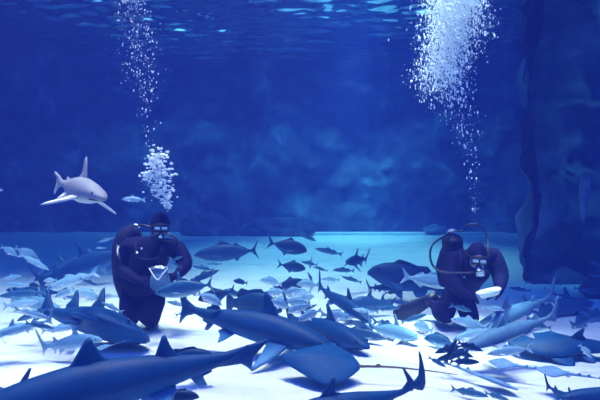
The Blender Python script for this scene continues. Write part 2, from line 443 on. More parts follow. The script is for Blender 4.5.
def shark_parts(hgt=1.0, wid=1.0, d1=(0.12, 0.115), d2=(-0.2, 0.06), pect=0.20, tail=0.17, caud=None, tail_up=1.0):
    keys = [(0.5, -0.012, 0.008, 0.006, 0.006), (0.475, -0.008, 0.032, 0.018, 0.016), (0.41, 0, 0.054, 0.036, 0.036), (0.29, 0, 0.066, 0.062, 0.058), (0.12, 0, 0.07, 0.078, 0.07), (-0.05, 0, 0.058, 0.064, 0.056), (-0.2, 0, 0.034, 0.04, 0.034), (-0.31, 0.004, 0.018, 0.022, 0.019), (-0.37, 0.012, 0.011, 0.016, 0.015), (-0.42, 0.03, 0.007, 0.01, 0.01)]
    keys = [(k[0], k[1], k[2] * wid, k[3] * hgt, k[4] * hgt) for k in keys]
    P = [('body', loft_geo(keys, 36, 18), 0)]
    x, h = d1; z = 0.06 * hgt
    P.append(('dorsal_fin', fin_geo([(x + 0.06, z), (x + 0.02, z + h * .45), (x - 0.035, z + h), (x - 0.055, z + h * .97), (x - 0.045, z + h * .5), (x - 0.05, z + h * .2), (x - 0.085, z + h * .12), (x - 0.07, z - 0.02), (x, z - 0.025)], 0.016), 0))
    x, h = d2; z = 0.026 * hgt
    P.append(('dorsal_fin', fin_geo([(x + 0.045, z), (x, z + h * .7), (x - 0.03, z + h), (x - 0.045, z + h * .9), (x - 0.035, z + h * .4), (x - 0.065, z + h * .2), (x - 0.05, z - .01), (x, z - 0.015)], 0.012), 0))
    P.append(('anal_fin', fin_geo([(-0.2, -0.025 * hgt), (-0.235, -0.06 * hgt - .01), (-0.262, -0.075), (-0.25, -0.04), (-0.285, -0.03), (-0.26, -0.008), (-0.22, -0.01)], 0.01), 0))
    t, u = tail, tail_up
    P.append(('tail_fin', fin_geo(caud or [(-0.33, 0.022), (-0.40, 0.05 * u), (-0.48, t * u), (-0.5, t * u * 1.02), (-0.485, t * u * .72), (-0.455, 0.05 * u), (-0.428, 0.0), (-0.43, -0.05), (-0.435, -0.085), (-0.395, -0.035), (-0.34, -0.012)], 0.014), 0))
    for s in (1, -1):
        P.append(('pectoral_fin', fin_side([(0.03, 0.0), (0.0, pect * .4), (-0.07, pect), (-0.09, pect), (-0.085, pect * .5), (-0.09, 0.02), (-0.06, -0.03), (0.0, -0.03)], 0.014, (0.24, 0.05 * wid, -0.03 * hgt), s, R_(24)), 0))
        P.append(('pelvic_fin', fin_side([(0.02, 0.0), (-0.015, 0.045), (-0.05, 0.075), (-0.062, 0.03), (-0.085, 0.01), (-0.04, -0.02)], 0.01, (-0.07, 0.03 * wid, -0.04 * hgt), s, R_(40)), 0))
        P.append(('eye', ball_geo((0.435, s * 0.047 * wid, 0.012), 0.0085, 8, 5, (1, .6, 1)), 'eye'))
    P.append(('mouth', tube_geo([(0.405, -0.048 * wid, -0.028 * hgt), (0.44, -0.030 * wid, -0.027 * hgt), (0.455, 0, -0.025 * hgt), (0.44, 0.030 * wid, -0.027 * hgt), (0.405, 0.048 * wid, -0.028 * hgt)], 0.004, 6, 3), 'eye'))
    return P
KIND['shark'] = shark_parts()
KIND['sand_tiger'] = shark_parts(1.15, 1.05, (0.06, 0.115), (-0.17, 0.105), 0.16, 0.12, [(-0.30, 0.024), (-0.38, 0.035), (-0.46, 0.045), (-0.5, 0.05), (-0.46, 0.012), (-0.435, -0.012), (-0.425, -0.055), (-0.39, -0.025), (-0.30, -0.02)])
def shift(pts, dx, sz, z0): return [(x + dx, z0 + (z - z0) * sz) for x, z in pts]
KIND['sand_tiger'][1] = ('dorsal_fin', fin_geo(shift([(0.135, 0.06), (0.08, 0.10), (0.035, 0.175), (0.018, 0.185), (0.005, 0.15), (-0.02, 0.10), (-0.065, 0.07), (-0.06, 0.03), (0.04, 0.03)], .085, .88, .05), 0.018), 0)
KIND['sand_tiger'][2] = ('dorsal_fin', fin_geo(shift([(-0.13, 0.035), (-0.165, 0.075), (-0.19, 0.135), (-0.203, 0.14), (-0.215, 0.10), (-0.235, 0.06), (-0.27, 0.035), (-0.25, 0.01), (-0.17, 0.01)], .07, .9, .03), 0.016), 0)
KIND['sand_tiger'] += [('pelvic_fin', fin_side([(0.04, 0.0), (0.0, 0.05), (-0.02, 0.10), (-0.07, 0.11), (-0.075, 0.05), (-0.09, 0.0), (-0.04, -0.03)], 0.012, (-0.06, 0.03, -0.04), s, R_(70)), 0) for s in (1, -1)]
KIND['stout_shark'] = shark_parts(1.55, 1.3, (0.02, 0.13), (-0.22, 0.11), 0.22, 0.10)

def ray_parts(wing=0.42, tail_len=1.1, barb=True, thick=0.075, tail_lift=0.05):
    """flat disc, nose at +x; the whip tail leaves behind"""
    keys = [(0.5, 0, 0.02, 0.008, 0.006), (0.46, 0, 0.10, 0.02, 0.015), (0.34, 0, 0.26, 0.055, 0.03), (0.16, 0, wing, thick, 0.035), (-0.02, 0, wing * .95, thick * .95, 0.035), (-0.2, 0, wing * .68, 0.05, 0.025), (-0.34, 0, wing * .34, 0.03, 0.018), (-0.44, 0, 0.05, 0.02, 0.012), (-0.5, 0, 0.02, 0.012, 0.010)]
    P = [('body', loft_geo(keys, 30, 28, 1.4), 0)]
    P.append(('tail', tube_geo([(-0.42, 0, 0), (-0.5 - tail_len * .3, 0, tail_lift), (-0.5 - tail_len * .65, 0.0, tail_lift * 1.3), (-0.5 - tail_len, 0.0, tail_lift * 1.2)], [0.024, 0.016, 0.011, 0.005], 8, 6), 1))
    if barb: P.append(('tail_barb', fin_geo([(-0.68, tail_lift * .7), (-0.70, tail_lift * .7 + 0.045), (-0.735, tail_lift * .7 + 0.05), (-0.76, tail_lift * .7), (-0.72, tail_lift * .5)], 0.01), 1))
    for s in (1, -1):
        P.append(('pelvic_fin', fin_side([(0.02, 0.0), (-0.03, 0.06), (-0.09, 0.08), (-0.11, 0.02), (-0.05, -0.02)], 0.012, (-0.38, 0.04, 0), s, R_(0)), 0))
        P.append(('eye', ball_geo((0.33, s * 0.085, 0.052), 0.02, 8, 5), 'eye'))
    return P
KIND['stingray'] = ray_parts()
KIND['pale_ray'] = ray_parts(0.42, 1.0, False, 0.075, 0.03)
KIND['broad_ray'] = ray_parts(0.5, 1.15, True, 0.12, 0.06)
KIND['broad_ray'][0] = ('body', loft_geo([(0.5, 0, 0.03, 0.015, 0.01), (0.44, 0, 0.14, 0.05, 0.02), (0.28, 0, 0.34, 0.10, 0.035), (0.06, 0, 0.58, 0.12, 0.04), (-0.10, 0, 0.68, 0.11, 0.04), (-0.24, 0, 0.60, 0.09, 0.035), (-0.40, 0, 0.36, 0.06, 0.025), (-0.5, 0, 0.08, 0.025, 0.015)], 30, 32, 1.5), 0)
def guitar_parts():
    keys = [(0.5, 0, 0.02, 0.008, 0.008), (0.46, 0, 0.075, 0.022, 0.02), (0.38, 0, 0.115, 0.045, 0.04), (0.24, 0, 0.165, 0.075, 0.055), (0.12, 0, 0.16, 0.085, 0.06), (0.02, 0, 0.10, 0.085, 0.055), (-0.12, 0, 0.07, 0.068, 0.045), (-0.28, 0, 0.036, 0.036, 0.028), (-0.4, 0.01, 0.014, 0.016, 0.014)]
    P = [('body', loft_geo(keys, 34, 24, 1.25), 0)]
    for x, h, z in ((0.02, 0.12, 0.07), (-0.19, 0.10, 0.045)):
        P.append(('dorsal_fin', fin_geo([(x + 0.05, z), (x, z + h * .6), (x - 0.045, z + h), (x - 0.06, z + h * .9), (x - 0.05, z + h * .4), (x - 0.075, z + h * .12), (x - 0.05, z - 0.025), (x, z - 0.025)], 0.016), 0))
    P.append(('tail_fin', fin_geo([(-0.34, 0.02), (-0.42, 0.07), (-0.5, 0.13), (-0.47, 0.04), (-0.46, -0.02), (-0.48, -0.08), (-0.40, -0.03), (-0.34, -0.012)], 0.014), 0))
    for s in (1, -1):
        P.append(('pectoral_fin', fin_side([(0.06, 0.0), (0.02, 0.07), (-0.08, 0.13), (-0.12, 0.09), (-0.13, 0.0), (-0.06, -0.05), (0.02, -0.04)], 0.02, (0.2, 0.13, -0.01), s, R_(8)), 0))
        P.append(('pelvic_fin', fin_side([(0.02, 0.0), (-0.03, 0.06), (-0.08, 0.07), (-0.1, 0.01), (-0.04, -0.02)], 0.012, (0.0, 0.07, -0.03), s, R_(18)), 0))
        P.append(('eye', ball_geo((0.385, s * 0.085, 0.037), 0.011, 8, 5), 'eye'))
    return P
KIND['guitarfish'] = guitar_parts()
def shovel_parts():
    keys = [(0.5, 0, 0.012, 0.006, 0.006), (0.45, 0, 0.05, 0.014, 0.012), (0.36, 0, 0.105, 0.028, 0.02), (0.25, 0, 0.145, 0.036, 0.025), (0.14, 0, 0.10, 0.034, 0.024), (0.04, 0, 0.042, 0.028, 0.02), (-0.15, 0, 0.026, 0.02, 0.015), (-0.32, 0, 0.016, 0.014, 0.012), (-0.44, 0, 0.009, 0.009, 0.009)]
    P = [('body', loft_geo(keys, 34, 22, 1.25), 0)]
    for x, z in ((-0.13, 0.014), (-0.27, 0.01)):
        P.append(('dorsal_fin', fin_geo([(x + 0.03, z), (x - 0.005, z + .03), (x - 0.03, z + .045), (x - 0.04, z + .02), (x - 0.05, z), (x - .03, z - .01)], 0.01), 0))
    P.append(('tail_fin', fin_geo([(-0.40, 0.008), (-0.45, 0.03), (-0.5, 0.045), (-0.485, 0.01), (-0.49, -0.02), (-0.44, -0.016), (-0.40, -0.008)], 0.01), 0))
    for s in (1, -1):
        P.append(('pelvic_fin', fin_side([(0.03, 0.0), (-0.01, 0.03), (-0.06, 0.045), (-0.075, 0.01), (-0.03, -0.02)], 0.01, (0.06, 0.035, -0.005), s, R_(6)), 0))
        P.append(('eye', ball_geo((0.36, s * 0.05, 0.024), 0.01, 8, 5), 'eye'))
    return P
KIND['shovelnose'] = shovel_parts()

MESHES = {}
def kind_meshes(kind, mats, bend):
    key = (kind, mats, bend)
    if key not in MESHES:
        L = []
        for nm, g, mk in KIND[kind]:
            g2 = bend_geo(g, bend)
            m = M['eye'] if mk == 'eye' else M[mats[mk if mk < len(mats) else 0]]
            L.append((nm, mesh_from(nm, g2[0], g2[1], m)))
        MESHES[key] = L
    return MESHES[key]

def animal(name, kind, mats, head, tail, d, label, cat, td=None, roll=0.0, bend=0.0, tall=1.0, wide=1.0, group=None, small=False):
    """head and tail tip as points of the photo at distances d (head) and td (tail)"""
    td = d if td is None else td
    px = math.hypot(head[0] - tail[0], head[1] - tail[1]) / FPX * d
    low = min(v.z for nm, g, mk in KIND[kind] if nm == 'body' for v in g[0])
    def clear(y, dd):      # keep the belly above the sand
        mar = 0.035 + px * tall * -low
        return dd if y <= 203 else min(dd, (CAMZ - mar) * FPX / (y - 200))
    d, td = clear(head[1], d), clear(tail[1], td)
    hp = at(head[0], head[1], d); tp = at(tail[0], tail[1], td)
    ax = hp - tp; L = ax.length; X = ax.normalized()
    up = Vector((0, 0, 1)); Y = up.cross(X)
    if Y.length < 1e-3: Y = Vector((0, 1, 0))
    Y.normalize(); Z = X.cross(Y)
    q = Matrix.Rotation(R_(roll), 3, X)
    Y = q @ Y; Z = q @ Z
    m = Matrix.Identity(4)
    for r in range(3):
        m[r][0] = X[r] * L; m[r][1] = Y[r] * L * wide; m[r][2] = Z[r] * L * tall; m[r][3] = (hp[r] + tp[r]) / 2
    root = bpy.data.objects.new(name, None); COL.objects.link(root); root.empty_display_size = 0.1
    root.matrix_world = m
    tag(root, label, cat, group)
    for nm, me in kind_meshes(kind, mats if isinstance(mats, tuple) else (mats,), bend):
        if small and nm in ('eye', 'mouth', 'pelvic_fin'): continue
        link(nm, me, root)
    return root
# ------------------------------------------------------------------ sharks and rays
A = animal
KIND['short_tail_shark'] = shark_parts(1.1, 1.1, (0.1, 0.15), (-0.22, 0.03), 0.21, 0.07)
A('shark', 'short_tail_shark', 'shark_pale', (103, 197), (57, 182), 4.95, 'pale lilac grey shark swimming towards the viewer high above the left sand', 'shark', td=5.8, bend=-0.12, tall=1.35, wide=1.3, roll=-8)
A('shark', 'sand_tiger', 'shark_dark', (-52, 420), (268, 350), 3.7, 'large dark shark with two tall fins crossing the bottom left foreground', 'shark', td=4.0, bend=0.1)
A('shark', 'shark', 'shark_dark', (336, 347), (170, 306), 5.5, 'big dark shark stretched across the middle just above the dark stingray', 'shark', td=5.45, tall=1.15, wide=1.1, bend=0.1)
A('shark', 'shark', 'shark_dark', (369, 346), (283, 316), 5.9, 'dark shark with pointed snout sticking out past the big dark shark beside it', 'shark', td=6.5, tall=1.15)
A('shark', 'shark', 'shark_dark', (372, 322), (312, 284), 6.6, 'dark shark diving to the right with its tail raised over the heap of pale fish', 'shark', td=7.2, bend=0.3)
A('shark', 'stout_shark', 'bluish', (343, 306), (397, 304), 7.1, 'dark backed shark with two upright fins and pale belly left of the right diver', 'shark', td=7.5, tall=1.35)
A('shark', 'shark', 'shark_dark', (400, 287), (366, 288), 8.0, 'small dark shark below the big dark grouper', 'shark', tall=1.5)
A('shark', 'shark', 'shark_dark', (346, 262), (368, 259), 8.3, 'small dark shark seen nearly end on with tall thin dorsal fin over pale sand', 'shark', td=8.9, tall=1.7, roll=-12)
A('shark', 'shark', 'shark_dark', (122, 252), (32, 285), 8.2, 'dark shark passing behind the left diver with its tail to the left', 'shark', tall=1.5, bend=0.1)
A('guitarfish', 'guitarfish', 'shark_dark', (148, 338), (36, 309), 5.2, 'dark guitarfish with two upright fins below the left diver', 'ray', td=5.7, roll=-34, tall=1.45, wide=1.4)
A('shark', 'shark', 'shark_lit_back', (472, 331), (556, 295), 5.9, 'grey shark with white belly slanting up to the right beside the right diver', 'shark', td=6.3, tall=0.95, bend=0.08)
A('shark', 'shark', 'shark_lit_back', (463, 348), (562, 314), 4.6, 'grey shark with pale snout and raised tail below the white bellied shark', 'shark', td=4.9, tall=0.95)
A('guitarfish', 'guitarfish', 'shark_dark', (508, 343), (650, 350), 5.5, 'dark guitarfish lying low above the white sand at the right edge', 'ray', roll=-16, tall=.85)
A('shark', 'shark', 'shark_dark', (-100, 372), (30, 398), 4.1, 'dark shark mostly outside the lower left corner, only its tail end showing', 'shark', td=4.0)
A('shark', 'shark', 'shark_dark', (560, 396), (680, 400), 3.6, 'dark shark entering the lower right corner with upright dorsal fin', 'shark', tall=1.1)
KIND['tall_tail_shark'] = shark_parts(1.0, 1.0, (0.12, 0.115), (-0.34, 0.0), 0.2, 0.2, [(-0.40, 0.03), (-0.455, 0.08), (-0.472, 0.18), (-0.468, 0.235), (-0.485, 0.2), (-0.5, 0.10), (-0.5, 0.03), (-0.48, -0.01), (-0.44, 0.0)])
KIND['tall_tail_shark'][2] = ('dorsal_fin', fin_geo([(-0.33, 0.01), (-0.38, 0.06), (-0.352, 0.15), (-0.365, 0.145), (-0.415, 0.07), (-0.43, 0.03), (-0.41, 0.0)], 0.012), 0)
A('shark', 'tall_tail_shark', 'shark_dark', (262, 424), (426, 388), 3.45, 'dark shark at the bottom centre with a tall thin upright tail', 'shark', td=3.7)
A('shark', 'shark', 'shark_dark', (590, 414), (544, 384), 4.1, 'dark blue tail of a shark diving out of the bottom edge beside the corner shark', 'shark', td=4.6)
A('stingray', 'broad_ray', ('ray_dark', 'tail_brown'), (280, 357), (360, 367), 4.45, 'dark stingray over white sand with a long straight brown tail to the right', 'ray', td=4.35, roll=-21, tall=0.9, wide=0.55)
A('guitarfish', 'shovelnose', 'ray_pale', (518, 390), (443, 362), 4.05, 'pale guitarfish nosing towards the bottom edge with its tail at the dark huddle', 'ray', td=4.6, roll=-24)
A('guitarfish', 'shovelnose', 'ray_pale', (488, 361), (549, 371), 4.55, 'pale guitarfish just below the silver kingfish under the grey sharks', 'ray', td=4.3, roll=-24)
A('guitarfish', 'shovelnose', 'ray_pale', (536, 369), (604, 379), 4.15, 'pale guitarfish farthest right, tail cut by the edge above the corner shark', 'ray', td=3.95, roll=-24)
A('stingray', 'pale_ray', ('ray_pale', 'ray_pale'), (92, 350), (112, 345), 4.95, 'pale stingray on white sand behind the foreground shark\'s front fin', 'ray', roll=-6)
A('shark', 'shark', 'shark_light', (-14, 338), (56, 319), 4.85, 'pale shark at the left edge hanging low over white sand', 'shark', td=4.95)
A('shark', 'shark', 'shark_light', (102, 339), (38, 348), 4.85, 'pale shark swimming right above the first fin of the foreground shark', 'shark', td=5.0, tall=1.5)
A('shark', 'shark', 'shark_light', (60, 309), (8, 297), 6.9, 'pale shark left of the dark guitarfish pointing right', 'shark', td=7.2, tall=1.4)
A('shark', 'shark', 'shark_light', (112, 253), (60, 264), 9.4, 'slender pale shark over the dark shark behind the left diver', 'shark')
A('shark', 'shark', 'shark_light', (418, 338), (366, 326), 5.6, 'pale grey shark with pointed snout on white sand left of the right diver', 'shark', td=6.2, tall=1.7, wide=1.3)
A('shark', 'shark', 'bluish', (592, 302), (520, 316), 7.3, 'slender blue grey shark behind the raised grey tail at right', 'shark', bend=-0.1)

# ------------------------------------------------------------------ larger fish
A('trevally', 'jack', 'dark', (307, 251), (267, 242), 8.0, 'dark trevally uppermost over the pale far sand', 'fish')
A('trevally', 'jack', 'dark', (305.5, 269), (277, 264), 8.2, 'dark trevally second from the top over the pale far sand', 'fish')
A('trevally', 'jack', 'dark', (306, 283), (271, 288), 8.5, 'dark trevally lowest of three, half behind pale fish', 'fish', td=8.8)
A('tuna', 'tuna', 'dark', (194, 255), (259, 250), 8.6, 'large dark tuna right of the left diver against the pale far sand', 'fish', bend=0.1)
A('grouper', 'grouper', 'dark', (368, 270), (446, 288), 7.9, 'large dark grouper left of the right diver', 'fish', td=8.8, tall=1.15, bend=0.1)
A('kingfish', 'slim', 'silver', (457, 286), (401, 276), 7.0, 'silver bellied kingfish in front of the dark grouper, nose to the right diver', 'fish', tall=1.3)
A('kingfish', 'tuna', 'bluish', (155, 293), (214, 284), 5.1, 'blue grey kingfish passing in front of the left diver\'s lap', 'fish', tall=1.1)
A('trevally', 'jack', 'dark', (198, 300), (236, 290), 6.6, 'dark trevally behind the big silver snapper near the left diver', 'fish', tall=0.9)
A('snapper', 'snapper', 'silver', (222, 305), (197, 293), 5.2, 'plump silver snapper right of the blue grey kingfish', 'fish', tall=0.95)
A('grouper', 'grouper', 'dark', (214, 355), (160, 360), 4.3, 'dark grouper behind the rear fin of the foreground shark', 'fish', tall=1.0)
A('grouper', 'grouper', 'dark', (199, 396), (160, 396), 4.0, 'dark grouper half cut off by the bottom edge below the foreground shark', 'fish')
A('grouper', 'grouper', 'dark', (282, 308), (226, 302), 6.9, 'dark grouper with spiny back rising behind the big dark shark', 'fish', tall=1.35)
A('snapper', 'snapper', 'silver', (350, 318), (320, 314), 5.95, 'plump silver snapper lit from above over the dark diving shark', 'fish')
A('mackerel', 'slim', 'striped', (386, 339), (338, 329), 5.7, 'striped mackerel beside the pale pointed shark', 'fish', tall=1.2)
A('mackerel', 'slim', 'striped', (374, 332), (350, 322), 6.1, 'striped mackerel just above the longer striped mackerel', 'fish', tall=1.3)
A('kingfish', 'slim', 'silver', (451, 319), (489, 328), 5.35, 'silver oval kingfish in front of the grey shark heads', 'fish', tall=1.35)
A('kingfish', 'slim', 'silver', (452, 340), (494, 328), 5.3, 'silver kingfish below the silver oval kingfish, nose down', 'fish', tall=1.1)
A('snapper', 'snapper', 'bluish', (424, 338), (458, 345), 5.5, 'blue grey snapper on white sand below the right diver\'s knee', 'fish')
A('kingfish', 'slim', 'silver', (487, 354), (533, 348), 4.3, 'silver kingfish under the lower grey shark', 'fish', tall=1.1)
A('mackerel', 'slim', 'bluish', (316, 241), (296, 232), 9.5, 'blue fish at the kerb above the uppermost dark trevally', 'fish', tall=1.2)
A('wrasse', 'slim', 'silver', (122, 199), (146, 200), 6.6, 'lone silver blue fish right of the pale approaching shark', 'fish', tall=1.2)
A('wrasse', 'slim', 'silver', (3, 190), (-14, 191), 6.2, 'silver blue fish cut by the left edge level with the pale approaching shark', 'fish', tall=1.4)

# ------------------------------------------------------------------ smaller fish, one by one: kind, skin, head, tail, distance, label
SMALL = [
 ('slim', 'bluish', (317, 249), (341, 254), 9.6, 'slim blue fish right of the uppermost dark trevally'),
 ('slim', 'bluish', (314, 267), (327, 271), 9.2, 'tiny slim fish right of the second dark trevally'),
 ('slim', 'bluish', (334, 270), (354, 271), 9.0, 'slim grey fish just below the end on shark'),
 ('slim', 'bluish', (343, 277), (361, 282), 8.2, 'grey fish above the two finned shark'),
 ('slim', 'silver', (322, 279), (339, 280), 9.4, 'faint pale fish hanging over bright sand, between heap and grey fish'),
 ('snapper', 'bluish', (310, 268), (312, 257), 9.0, 'tiny fish standing head down right of the second dark trevally'),
 ('snapper', 'bluish', (318, 283), (322, 291), 8.0, 'tiny fish pointing up beside the raised shark tail'),
 ('slim', 'dark', (402, 291), (385, 293), 6.9, 'small dark fish under the small dark shark'),
 ('snapper', 'dark', (234, 281), (247, 283), 8.0, 'small dark oval fish alone above the spiny dark grouper'),
 ('snapper', 'bluish', (223, 291), (241, 296), 7.2, 'blue oval fish left of the spiny dark grouper'),
 ('snapper', 'bluish', (261, 280), (281, 284), 7.6, 'large oval fish left of the lowest dark trevally'),
 ('snapper', 'silver', (265, 294), (284, 291), 7.0, 'silver fish just below the large oval fish of the heap'),
 ('snapper', 'silver', (300, 290), (282, 294), 6.9, 'bright fish under the lowest dark trevally'),
 ('snapper', 'bluish', (298, 284), (318, 285), 7.3, 'blue grey fish covering the nose of the lowest dark trevally'),
 ('snapper', 'silver', (289, 296), (311, 292), 7.15, 'silver fish in the middle of the heap pointing left'),
 ('snapper', 'bluish', (313, 296), (297, 303), 6.75, 'blue grey fish in the heap pointing up right'),
 ('snapper', 'silver', (270, 301), (291, 308), 5.9, 'silver fish at the left foot of the heap'),
 ('snapper', 'silver', (307, 303), (285, 302), 6.35, 'silver fish near the heart of the heap pointing right'),
 ('snapper', 'silver', (289, 312), (310, 304), 5.75, 'silver fish low in the heap with its nose down'),
 ('snapper', 'silver', (300, 320), (320, 310), 5.5, 'lowest silver fish of the heap beside a dark dorsal fin'),
 ('slim', 'silver', (279, 303), (297, 299), 6.8, 'slim silver fish inside the heap'),
 ('slim', 'bluish', (316, 305), (301, 312), 6.45, 'slim blue fish at the right side of the heap'),
 ('snapper', 'silver', (287, 303), (275, 297), 6.6, 'small silver fish tilted down to the right in the heap'),
 ('slim', 'bluish', (302, 262), (317, 265), 8.9, 'slim blue fish touching the nose of the second dark trevally'),
 ('slim', 'bluish', (308, 273), (313, 284), 8.7, 'slim fish rising steeply right of the lowest dark trevally'),
 ('slim', 'dark', (217, 271), (188, 283), 7.4, 'slender dark fish pointing up right under the large dark tuna'),
 ('slim', 'bluish', (193, 266), (213, 270), 6.9, 'slim blue fish close below the large dark tuna'),
 ('slim', 'bluish', (207, 264), (221, 264), 7.9, 'tiny blue fish under the belly of the large dark tuna'),
 ('slim', 'silver', (168, 302), (186, 306), 5.8, 'small pale fish under the blue grey kingfish'),
 ('slim', 'silver', (196, 310), (176, 315), 5.9, 'small silver fish over the tail of the big dark shark'),
 ('snapper', 'silver', (16, 255), (2, 247), 8.0, 'pale oval fish nearest the left edge, high over the sand'),
 ('snapper', 'silver', (37, 259), (16, 248), 8.4, 'pale fish behind and above the brightest left fish'),
 ('slim', 'silver', (47, 269), (21, 255), 7.6, 'brightest pale fish high over the left sand'),
 ('snapper', 'silver', (44, 281), (56, 280), 7.2, 'round pale fish at the tail of the dark shark behind the left diver'),
 ('slim', 'bluish', (36, 280), (68, 260), 9.3, 'blue grey fish slanting down left behind the dark shark\'s fin'),
 ('slim', 'silver', (99, 242), (113, 238), 9.5, 'small pale blue fish upper left of the left diver'),
 ('slim', 'silver', (96, 248), (105, 248), 9.2, 'tiny pale fish below the small pale blue fish'),
 ('slim', 'silver', (117, 238), (127, 237), 9.0, 'tiny pale fish touching the left diver\'s shoulder'),
 ('slim', 'silver', (50, 288), (96, 273), 7.0, 'long slender pale fish under the dark shark behind the left diver'),
 ('snapper', 'silver', (98, 299), (72, 290), 6.6, 'bright plump fish between the two upright guitarfish fins'),
 ('snapper', 'silver', (56, 297), (74, 290), 6.7, 'pale fish left of the bright plump fish'),
 ('slim', 'dark', (10, 290), (62, 293), 7.5, 'slender dark fish lying along the left sand'),
 ('slim', 'bluish', (2, 296), (44, 292), 6.5, 'slender blue grey fish under the slender dark fish at left'),
 ('slim', 'silver', (48, 318), (16, 309), 5.35, 'pale fish pointing right under the pale shark at left'),
 ('slim', 'bluish', (19, 320), (50, 308), 5.5, 'blue grey fish pointing down left among the pale sharks'),
 ('slim', 'silver', (75, 327), (42, 331), 4.95, 'pale fish left of the dark guitarfish\'s belly'),
 ('slim', 'silver', (36, 302), (4, 306), 6.2, 'long pale fish nearest the left edge above the pale edge shark'),
 ('slim', 'bluish', (52, 328), (26, 323), 4.55, 'blue grey fish just above the pale fish by the guitarfish'),
 ('slim', 'silver', (103, 303), (122, 312), 5.15, 'small white fish touching the left diver\'s knee'),
 ('slim', 'bluish', (96, 285), (80, 279), 6.9, 'blue fish behind the long slender pale fish'),
 ('slim', 'silver', (20, 276), (0, 280), 7.4, 'pale grey fish at the left edge below the brightest pale fish'),
 ('slim', 'silver', (28, 286), (2, 284), 7.1, 'grey fish resting just above the slender dark fish at left'),
 ('slim', 'bluish', (557, 296), (545, 288), 7.6, 'blue fish above the raised grey shark tail'),
 ('slim', 'bluish', (569, 298), (555, 294), 7.9, 'faint blue fish right of the raised grey shark tail'),
 ('slim', 'bluish', (597, 294), (575, 288), 7.6, 'slim blue fish against the dark rock at the right edge'),
 ('slim', 'bluish', (510, 288), (530, 291), 7.6, 'faint slim blue fish right of the white feeding tray'),
 ('snapper', 'bluish', (587, 320), (574, 325), 7.0, 'faint blue oval fish over the blue sand at right'),
 ('snapper', 'bluish', (604, 315), (585, 318), 7.2, 'faint blue fish cut by the right edge over blue sand'),
 ('snapper', 'silver', (591, 357), (580, 345), 4.6, 'small pale fish under the dark guitarfish at the right edge'),
 ('slim', 'bluish', (527, 322), (551, 328), 7.3, 'blue fish between the two grey shark tails'),
 ('slim', 'bluish', (539, 341), (512, 336), 5.9, 'blue grey fish between the lower grey shark and the dark guitarfish'),
 ('slim', 'bluish', (486, 396), (452, 389), 4.3, 'thin blue fish nearest the bottom edge on the right sand'),
 ('slim', 'bluish', (508, 400), (486, 393), 4.15, 'thin blue fish cut by the bottom edge beside the pale stingray'),
 ('slim', 'bluish', (600, 266), (589, 260), 8.0, 'tiny blue fish highest against the rock at the right edge'),
 ('slim', 'bluish', (604, 277), (590, 275), 7.8, 'small blue fish at the right edge above the slim rock fish'),
 ('slim', 'bluish', (425, 315), (402, 322), 5.9, 'blue fish under the right diver\'s swim fin'),
 ('slim', 'bluish', (398, 308), (376, 309), 6.2, 'blue fish right behind the two finned shark'),
 ('slim', 'silver', (354, 309), (374, 313), 6.2, 'silver fish under the two finned shark\'s belly'),
 ('slim', 'silver', (345, 332), (324, 323), 6.35, 'slim silver fish under the plump lit snapper'),
 ('slim', 'bluish', (400, 330), (376, 321), 6.4, 'blue fish just above the pale pointed shark'),
 ('snapper', 'silver', (415, 325), (432, 331), 6.15, 'pale fish at the right diver\'s left knee'),
 ('slim', 'silver', (503, 310), (484, 307), 5.4, 'silver fish right under the white feeding tray'),
 ('slim', 'bluish', (470, 311), (452, 306), 5.4, 'blue fish in the right diver\'s lap'),
]
for i, (k, mt, h, t, d, lb) in enumerate(SMALL):
    nm = {'slim': 'slender_fish', 'snapper': 'snapper'}[k]
    if mt == 'bluish' and k == 'snapper' and 255 < h[0] < 320: mt = 'silver'
    cx, cy = (h[0] + t[0]) / 2, (h[1] + t[1]) / 2
    h = (cx + (h[0] - cx) * 1.15, cy + (h[1] - cy) * 1.15); t = (cx + (t[0] - cx) * 1.15, cy + (t[1] - cy) * 1.15)
    big = math.hypot(h[0] - t[0], h[1] - t[1]) > 16
    rnd = random.Random(i)
    A(nm, k, mt, h, t, d, lb, 'fish', td=d + rnd.uniform(-.12, .16), bend=rnd.choice((-.3, -.15, 0, .15, .3)), roll=rnd.uniform(-14, 14), small=not big)
# catfish bunched together on the sand, feeding heads down
for i, (h, t, d, lb) in enumerate([
    ((438, 352), (462, 346), 5.05, 'dark feeding catfish at the left end of the dark huddle'),
    ((440, 359), (466, 352), 4.95, 'dark catfish lowest at the left of the huddle'),
    ((455, 342), (447, 361), 5.2, 'dark catfish standing upright, tail up in the huddle'),
    ((470, 356), (448, 349), 5.12, 'dark catfish pointing right in the middle of the huddle'),
    ((476, 362), (452, 361), 4.85, 'dark catfish lowest at the right of the huddle'),
    ((480, 350), (460, 343), 4.7, 'dark catfish at the upper right of the huddle'),
    ((444, 366), (430, 358), 4.75, 'small blue catfish just in front of the dark huddle of catfish')]):
    cx, cy = (h[0] + t[0]) / 2, (h[1] + t[1]) / 2
    h = (cx + (h[0] - cx) * 1.3, cy + (h[1] - cy) * 1.3); t = (cx + (t[0] - cx) * 1.3, cy + (t[1] - cy) * 1.3)
    A('catfish', 'slim', 'dark' if i < 6 else 'bluish', h, t, d - (.55, .78, 1.25, .66, .98, .52, 1.0)[i], lb, 'fish', bend=(-.3, .2, 0, .3, -.2, .1, 0)[i], tall=1.15)
